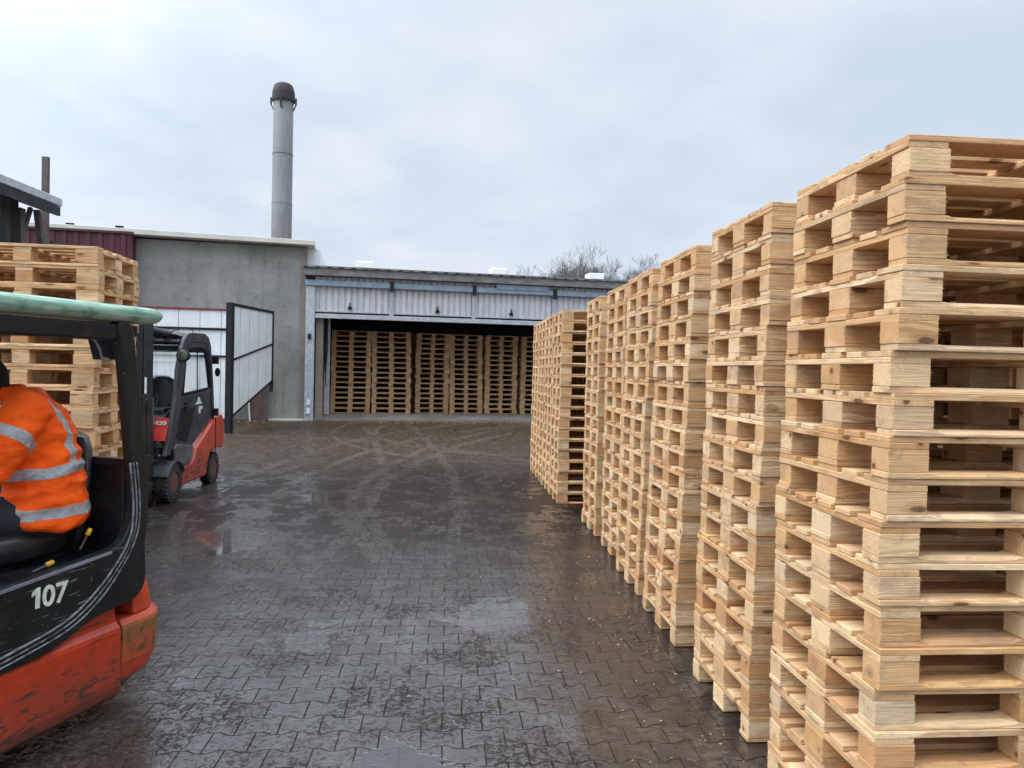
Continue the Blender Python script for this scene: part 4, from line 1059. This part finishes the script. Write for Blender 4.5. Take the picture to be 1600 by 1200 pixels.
# ------------------------------------------------------------------ second forklift with cab (frame: x = to its rear, y = across to its right, z up; origin under the front left wheel)
def build_cab_truck():
    T = thing('forklift', 'red and charcoal cab forklift marked H20 parked beside the pallets', 'forklift', (-3.50, 9.83, 0), R(88.6), 'forklift trucks in the yard')
    W = 1.12
    # red lower body: profile lofted across with rounded upper edge
    red = [(.29, .15), (1.22, .17), (1.30, .20), (1.86, .54), (1.89, .70), (1.86, .97), (1.80, 1.02), (1.45, .96), (1.20, .86), (.95, .74), (.72, .62), (.64, .45), (.56, .42), (.27, .42)]
    rr = [(.27, .15), (1.18, .17), (1.22, .36), (1.34, .50), (1.70, .52), (1.86, .50), (1.93, .62), (1.92, .90), (1.84, 1.02), (1.62, 1.01), (1.35, .90), (1.05, .74), (.78, .61), (.66, .44), (.56, .42), (.27, .42)]
    bm = bmesh.new(); 
    for y0, y1 in ((-.0, .20), (W-.20, W)): prism(bm, rr, 'y', y0, y1)
    obj('side_body', bm, M_RED2, T, bevel=.03)
    # counterweight block between and behind
    cw = bmesh.new(); rings = []
    for z, ins in ((.30, .10), (.40, .04), (.52, .0), (.90, .02), (1.0, .06), (1.04, .12)):
        rings.append([(1.40, .18, z), (1.75-ins, .18-.1+ins, z), (1.90-ins, .22, z), (2.0-ins, .40, z), (2.0-ins, W-.40, z), (1.90-ins, W-.22, z), (1.75-ins, W-.08-ins, z), (1.40, W-.18, z)])
    loft(cw, rings); obj('counterweight', cw, M_RED2, T, bevel=.02)
    bm = bmesh.new(); box(bm, (1.52, -.001, .70), (.012, .012, .60)); obj('panel_seam', bm, M_BLACK, T)
    obj('chassis', bx(.30, 1.75, .2, W-.2, .14, .6), M_BLACK, T)
    # charcoal cab side: frame ring with door
    outer = [(-.18, .55), (.02, .74), (.30, 1.34), (.43, 1.96), (.50, 2.10), (.62, 2.155), (1.15, 2.165), (1.29, 2.12), (1.36, 1.98), (1.46, 1.40), (1.50, 1.0)]
    # side frames as swept bars
    for y0, y1, ys in ((.03, .085, 0), (W-.085, W-.03, 1)):
        bm = bmesh.new()
        fr_out = [(-.20, .60), (-.05, .60), (.02, .80), (.10, 1.10), (.60, 1.98), (.70, 2.03), (1.12, 2.04), (1.20, 1.98), (1.28, 1.80), (1.40, 1.05), (1.40, .95), (1.56, .98), (1.52, 1.30), (1.44, 1.90), (1.38, 2.08), (1.26, 2.17), (1.10, 2.20), (.62, 2.19), (.50, 2.14), (.43, 2.04), (.30, 1.70), (.06, 1.15), (-.12, .80)]
        inner = [(.36, 1.36), (.46, 1.92), (.56, 2.03), (.66, 2.05), (1.10, 2.06), (1.22, 2.0), (1.30, 1.80), (1.38, 1.42)]
        # pillar A
        def strip(a, b): 
            n = len(a)
            for i in range(n-1):
                q = [a[i], a[i+1], b[i+1], b[i]]
                V0 = [bm.verts.new((p[0], y0, p[1])) for p in q]; V1 = [bm.verts.new((p[0], y1, p[1])) for p in q]
                bm.faces.new(V0); bm.faces.new(V1[::-1])
                for k in range(4): bm.faces.new((V0[k], V1[k], V1[(k+1) % 4], V0[(k+1) % 4]))
        A = [(-.22, .60), (-.06, .95), (.10, 1.34), (.20, 1.70), (.28, 1.98), (.36, 2.10), (.48, 2.18), (.62, 2.205), (1.12, 2.215), (1.28, 2.17), (1.38, 2.05), (1.46, 1.70), (1.53, 1.30), (1.57, .98)]
        Bq = [(-.06, .60), (.12, .95), (.28, 1.34), (.37, 1.70), (.43, 1.92), (.49, 2.01), (.56, 2.05), (.66, 2.07), (1.08, 2.08), (1.19, 2.05), (1.30, 1.95), (1.39, 1.70), (1.46, 1.30), (1.50, .98)]
        strip(A, Bq); bmesh.ops.remove_doubles(bm, verts=bm.verts, dist=.0005); obj('cab_frame', bm, M_DARK, T, bevel=.012)
        # door: lower panel, window rim, glass
        dy0, dy1 = (y0+.012, y1-.012)
        bm = bmesh.new(); prism(bm, [(.02, .66), (.55, .60), (.64, .62), (.95, .76), (1.18, .86), (1.44, .95), (1.42, 1.40), (.34, 1.34), (.27, 1.34), (.12, .95)], 'y', dy0, dy1); obj('door', bm, M_DARK, T, bevel=.01)
        gy = y0+.028
        bm = bmesh.new(); prism(bm, [(.35, 1.345), (1.41, 1.405), (1.36, 1.66), (1.27, 1.95), (1.19, 2.04), (.66, 2.06), (.50, 2.0), (.44, 1.9)], 'y', gy-.003, gy+.003); obj('door_glass', bm, M_GLASS, T)
        bm = bmesh.new(); tube(bm, [(.37, gy, 1.36), (.47, gy, 1.90), (.55, gy, 1.98), (.66, gy, 2.0), (1.08, gy, 2.01), (1.18, gy, 1.96), (1.25, gy, 1.84), (1.38, gy, 1.46), (1.34, gy, 1.42), (.37, gy, 1.36)], .022, 6); obj('window_rim', bm, M_BLACK, T, smooth=True)
        bm = bmesh.new(); prism(bm, [(.48, 2.0), (.60, 2.0), (1.16, 2.01), (1.28, 1.94), (1.34, 1.98), (1.24, 2.11), (1.08, 2.14), (.64, 2.13), (.50, 2.07)], 'y', y0+.01, y0+.045); obj('cab_header', bm, M_DARK, T)
        bm = bmesh.new(); tube(bm, [(.92, gy+.0, 1.40), (.90, gy, 1.7), (.90, gy, 2.02)], .009, 6); obj('glazing_bar', bm, M_BLACK, T)
    yo = .03
    # dark recess on the door, scuffed step plate
    bm = bmesh.new(); prism(bm, [(.14, .80), (.50, .72), (.78, 1.17), (.30, 1.19)], 'y', .036, .043); obj('door_recess', bm, M_BLACK, T)
    bm = bmesh.new(); prism(bm, [(.04, .44), (.60, .44), (.64, .66), (.10, .73), (.0, .68)], 'y', .0, .035); obj('step_plate', bm, M_SCUFF, T, bevel=.01)
    bm = bmesh.new(); bar(bm, (.38, .03, 1.24), (.60, .03, 1.28), .03, .02); box(bm, (.46, .03, 1.16), (.12, .02, .08)); obj('door_handle', bm, M_BLACK, T)
    for x, z in ((1.49, 1.06), (1.47, 1.83)):
        bm = bx(x, x+.07, -.03, .05, z-.05, z+.06); obj('hinge', bm, M_BLACK, T)
    bm = bmesh.new(); loft(bm, [ell((1.50+.03*k, -.02, 1.66), .035, .065, 14, (1, 0, 0)) for k in range(2)]); obj('mirror', bm, M_BLACK, T)
    # two small white emblems on the door: a winged triangle and a hooked blob
    bm = bmesh.new(); prism(bm, [(.80, 1.205), (1.06, 1.215), (1.01, 1.245), (.985, 1.26), (.965, 1.30), (.93, 1.315), (.90, 1.295), (.885, 1.255), (.84, 1.235)], 'y', .038, .0405)
    obj('door_emblem', bm, M_NUM, T)
    bm = bmesh.new(); prism(bm, [(.92, 1.10), (.96, 1.07), (1.0, 1.09), (1.01, 1.13), (1.08, 1.14), (1.09, 1.175), (.98, 1.185), (.93, 1.165)], 'y', .038, .0405); obj('door_emblem', bm, M_NUM, T)
    # roof
    bm = bmesh.new()
    rings = [[(x, y, z+zz) for x, zz in ((.40, 0), (.48, .03), (1.22, .04), (1.34, -.02), (1.32, -.06), (.44, -.05))] for y, z in ((.08, 2.14), (.18, 2.17), (W-.18, 2.17), (W-.08, 2.14))]
    loft(bm, rings); obj('roof', bm, M_DARK, T, bevel=.01)
    bm = bmesh.new()
    for k in range(6): box(bm, (.42+.0*k, .20+.14*k, 2.10), (.10, .05, .05))
    tube(bm, [(.34, .08, 2.06), (.34, W-.08, 2.06)], .035, 10); obj('front_roof_bar', bm, M_BLACK, T)
    # work lamps, tilt cylinder over the roof, wiper, hoses
    for y in (-.02, W+.02):
        L_ = bmesh.new(); lathe(L_, [(.03, .10), (.075, .07), (.085, .0), (.075, -.01)], (.16, y, 1.88), 'x', 20); w = obj('work_lamp', L_, M_BLACK, T)
        L_ = bmesh.new(); lathe(L_, [(.068, -.012), (.06, -.022), (.001, -.03)], (.16, y, 1.88), 'x', 20); obj('lens', L_, M_LENS, w)
    bm = bmesh.new(); tube(bm, [(-.20, .36, 2.22), (.45, .26, 2.17)], .045, 12); obj('tilt_cylinder', bm, M_DARK, T)
    bm = bmesh.new(); tube(bm, [(-.24, .38, 2.225), (-.19, .36, 2.22)], .055, 14); obj('cylinder_eye', bm, M_CHROME, T)
    bm = bmesh.new(); tube(bm, [(.45, .26, 2.20), (.7, .2, 2.26), (1.0, .16, 2.26)], .008, 6); tube(bm, [(1.0, .16, 2.16), (1.0, .16, 2.27)], .006, 6); obj('antenna', bm, M_BLACK, T)
    bm = bmesh.new()
    for k in range(5): tube(bm, [(-.26, .55+.05*k, 2.15), (-.10, .50+.03*k, 2.02-.03*k), (.1, .45+.06*k, 2.06), (.3, .4+.05*k, 2.1)], .014, 6)
    obj('hydraulic_hose', bm, M_BLACK, T)
    bm = bmesh.new(); tube(bm, [(.20, .42, 1.95), (.14, .46, 1.60), (.10, .50, 1.42)], .010, 6); bar(bm, (.17, .38, 1.86), (.10, .44, 1.38), .02, .02); obj('wiper', bm, M_BLACK, T)
    bm = bmesh.new(); loft(bm, [ell((.06, .62, 1.90), .02, .03, 12, (1, 0, 0)), ell((.10, .62, 1.90), .13, .11, 20, (1, 0, 0)), ell((.14, .62, 1.90), .12, .10, 20, (1, 0, 0))]); obj('fan_guard', bm, M_BLACK, T)
    # far side windscreen post and rear frame
    bm = bmesh.new(); bar(bm, (1.42, .08, 2.0), (1.42, W-.08, 2.0), .05, .12); bar(bm, (1.50, .08, 1.15), (1.50, W-.08, 1.15), .08, .22); obj('rear_cross_member', bm, M_DARK, T)
    bm = bmesh.new(); loft(bm, [[(.06, .10, 1.16), (.06, W-.10, 1.16), (.38, W-.12, 2.06), (.38, .12, 2.06)], [(.066, .10, 1.16), (.066, W-.10, 1.16), (.386, W-.12, 2.06), (.386, .12, 2.06)]]); obj('windscreen', bm, M_GLASS, T)
    obj('load_backrest', bx(1.36, 1.42, .12, W-.12, 1.0, 1.32), M_DARK, T)
    # front cowl with the red plate
    bm = bmesh.new(); prism(bm, [(-.16, .45), (.3, .45), (.42, .8), (.34, 1.14), (.20, 1.17), (-.02, 1.08), (-.16, .85)], 'y', .14, W-.10); obj('front_cowl', bm, M_DARK, T, bevel=.02)
    bm = bmesh.new(); loft(bm, [[(-.245, .03, .80), (-.245, .19, .80), (-.235, .23, .84), (-.175, .25, 1.085), (-.165, .02, 1.085)], [(-.23, .03, .80), (-.23, .19, .80), (-.22, .23, .84), (-.16, .25, 1.085), (-.15, .02, 1.085)]]); obj('red_plate', bm, M_REDP, T)
    # lettering on the front, read from the front (facing -x): text x axis runs toward +y... seen mirrored so flip
    M = Matrix.Translation((-.212, .205, 1.0)) @ Matrix(((0, .25, -.96, 0), (-1, 0, 0, 0), (0, .97, .25, 0), (0, 0, 0, 1)))
    text_mesh('model_marking', 'H20', .115, M_NUM, T, M @ Matrix.Diagonal((.88, .62, 1, 1)), .0015)
    # seat inside and steering wheel
    bm = bmesh.new(); loft(bm, [ell((x, .56, z), .07, w, 20) for z, x, w in ((1.0, .85, .23), (1.2, .88, .25), (1.42, .93, .23), (1.55, .96, .17), (1.60, .97, .08))]); obj('seat_back', bm, M_SEATM, T, smooth=True)
    obj('seat_cushion', bx(.45, .88, .33, .80, .92, 1.05), M_SEATM, T, bevel=.04)
    bm = bmesh.new(); tube(bm, [(.28+.10*math.cos(a), .52+.17*math.sin(a), 1.26+.10*math.cos(a)) for a in [2*math.pi*k/24 for k in range(25)]], .014, 8, False); tube(bm, [(.15, .52, 1.0), (.28, .52, 1.26)], .02, 8); obj('steering_wheel', bm, M_BLACK, T, smooth=True)
    obj('dashboard', bx(.05, .30, .16, W-.14, 1.08, 1.20), M_SEATM, T, bevel=.03)
    # mast
    for y0 in (.165, W-.26):
        bm = bx(-.46, -.30, y0, y0+.05, .06, 2.26); box(bm, (-.38, y0+.075, 1.16), (.16, .03, 2.2)); obj('mast_rail', bm, M_STEELD, T)
        bm = bx(-.43, -.33, y0+.10, y0+.145, .10, 2.20); obj('inner_mast_rail', bm, M_STEELD, T)
        bm = bmesh.new(); tube(bm, [(-.27, y0+.03, .12), (-.27, y0+.03, 1.35)], .032, 12); obj('lift_cylinder', bm, M_STEELD, T, smooth=True)
        bm = bmesh.new(); tube(bm, [(-.27, y0+.03, 1.35), (-.27, y0+.03, 2.12)], .018, 10); obj('lift_rod', bm, M_STEEL, T)
        bm = bx(-.58, -.54, y0, y0+.11, .05, .65); prism(bm, [(-.55, .05), (-1.6, .05), (-1.6, .065), (-.60, .095)], 'y', y0, y0+.11); obj('fork', bm, M_STEELD, T)
    bm = bmesh.new()
    for z in (2.18, 1.25, .35): box(bm, (-.37, W/2, z), (.10, W-.35, .09))
    obj('mast_crossbar', bm, M_STEELD, T)
    bm = bx(-.54, -.47, .08, W-.08, .22, .32); box(bm, (-.505, W/2, .60), (.07, W-.16, .10)); obj('carriage', bm, M_STEELD, T)
    bm = bmesh.new()
    for k in range(5): box(bm, (-.50, .18+.19*k, 1.0), (.03, .03, .75))
    box(bm, (-.50, W/2, 1.38), (.035, .85, .04)); obj('load_guard', bm, M_STEELD, T)
    obj('mast_label', bx(-.462, -.4605, .172, .196, 1.30, 1.60), M_WHITE, T)
    bm = bmesh.new()
    for z, dy in ((.78, .02), (.62, .0), (.40, .03)): tube(bm, [(-.24, .10+dy, z), (-.20, .16, z-.08), (-.24, .22, z-.04)], .018, 8)
    box(bm, (-.22, .13, .74), (.06, .10, .05)); box(bm, (-.22, .12, .28), (.05, .06, .10)); obj('hydraulic_fitting', bm, M_STEEL, T)
    # front wheel arches
    for s in (0, 1):
        y0, y1 = ((-.03, .20), (W-.20, W+.03))[s]
        arc = [(.0+.31*math.cos(R(a)), .26+.27*math.sin(R(a))) for a in range(20, 161, 14)]; arc2 = [(.0+.285*math.cos(R(a)), .26+.245*math.sin(R(a))) for a in range(160, 19, -14)]
        bm = bmesh.new(); prism(bm, arc+arc2, 'y', y0, y1); obj('mudguard', bm, M_DARK, T, bevel=.008)
        wheel(T, (.0, .10 if s == 0 else W-.10, .245), .245, .21)
        wheel(T, (1.60, .11 if s == 0 else W-.11, .225), .225, .15)
    return T
M_SCUFF = plain('scuffed_charcoal', (.09, .088, .09), .65, var=.4, scale=8, dirt=(.22, .16, .12), dirt_amt=.7)
M_STEELD = plain('dark_mast_steel', (.022, .024, .026), .5, .2, var=.3, dirt=(.07, .06, .05), dirt_amt=.5)
M_REDP = plain('red_plate_paint', (.55, .035, .02), .4)
build_cab_truck()

# ------------------------------------------------------------------ wood chips and splinters on the paving
def build_chips():
    bm = bmesh.new(); rc = random.Random(5)
    def chip(x, y, s):
        a = rc.uniform(0, math.pi); M = Matrix.Rotation(a, 3, 'Z')
        box(bm, (x, y, gh(x, y)+.004), (s*rc.uniform(1, 3), s*.6, .004), M)
    for k in range(260): chip(1.45-abs(rc.gauss(0, .35)), rc.uniform(2, 13), rc.uniform(.003, .007))
    for k in range(160): chip(rc.uniform(-2.5, 1.2), rc.uniform(3, 12), rc.uniform(.003, .007))
    for k in range(700):
        q = B0+EX*rc.uniform(-1.8, 6)+EY*(-.05-abs(rc.gauss(0, .35))); chip(q.x, q.y, rc.uniform(.006, .018))
    tag(obj('wood_chips', bm, WOOD_I), 'pale splinters and sawdust scattered on the wet paving', 'wood chips', kind='stuff')
build_chips()
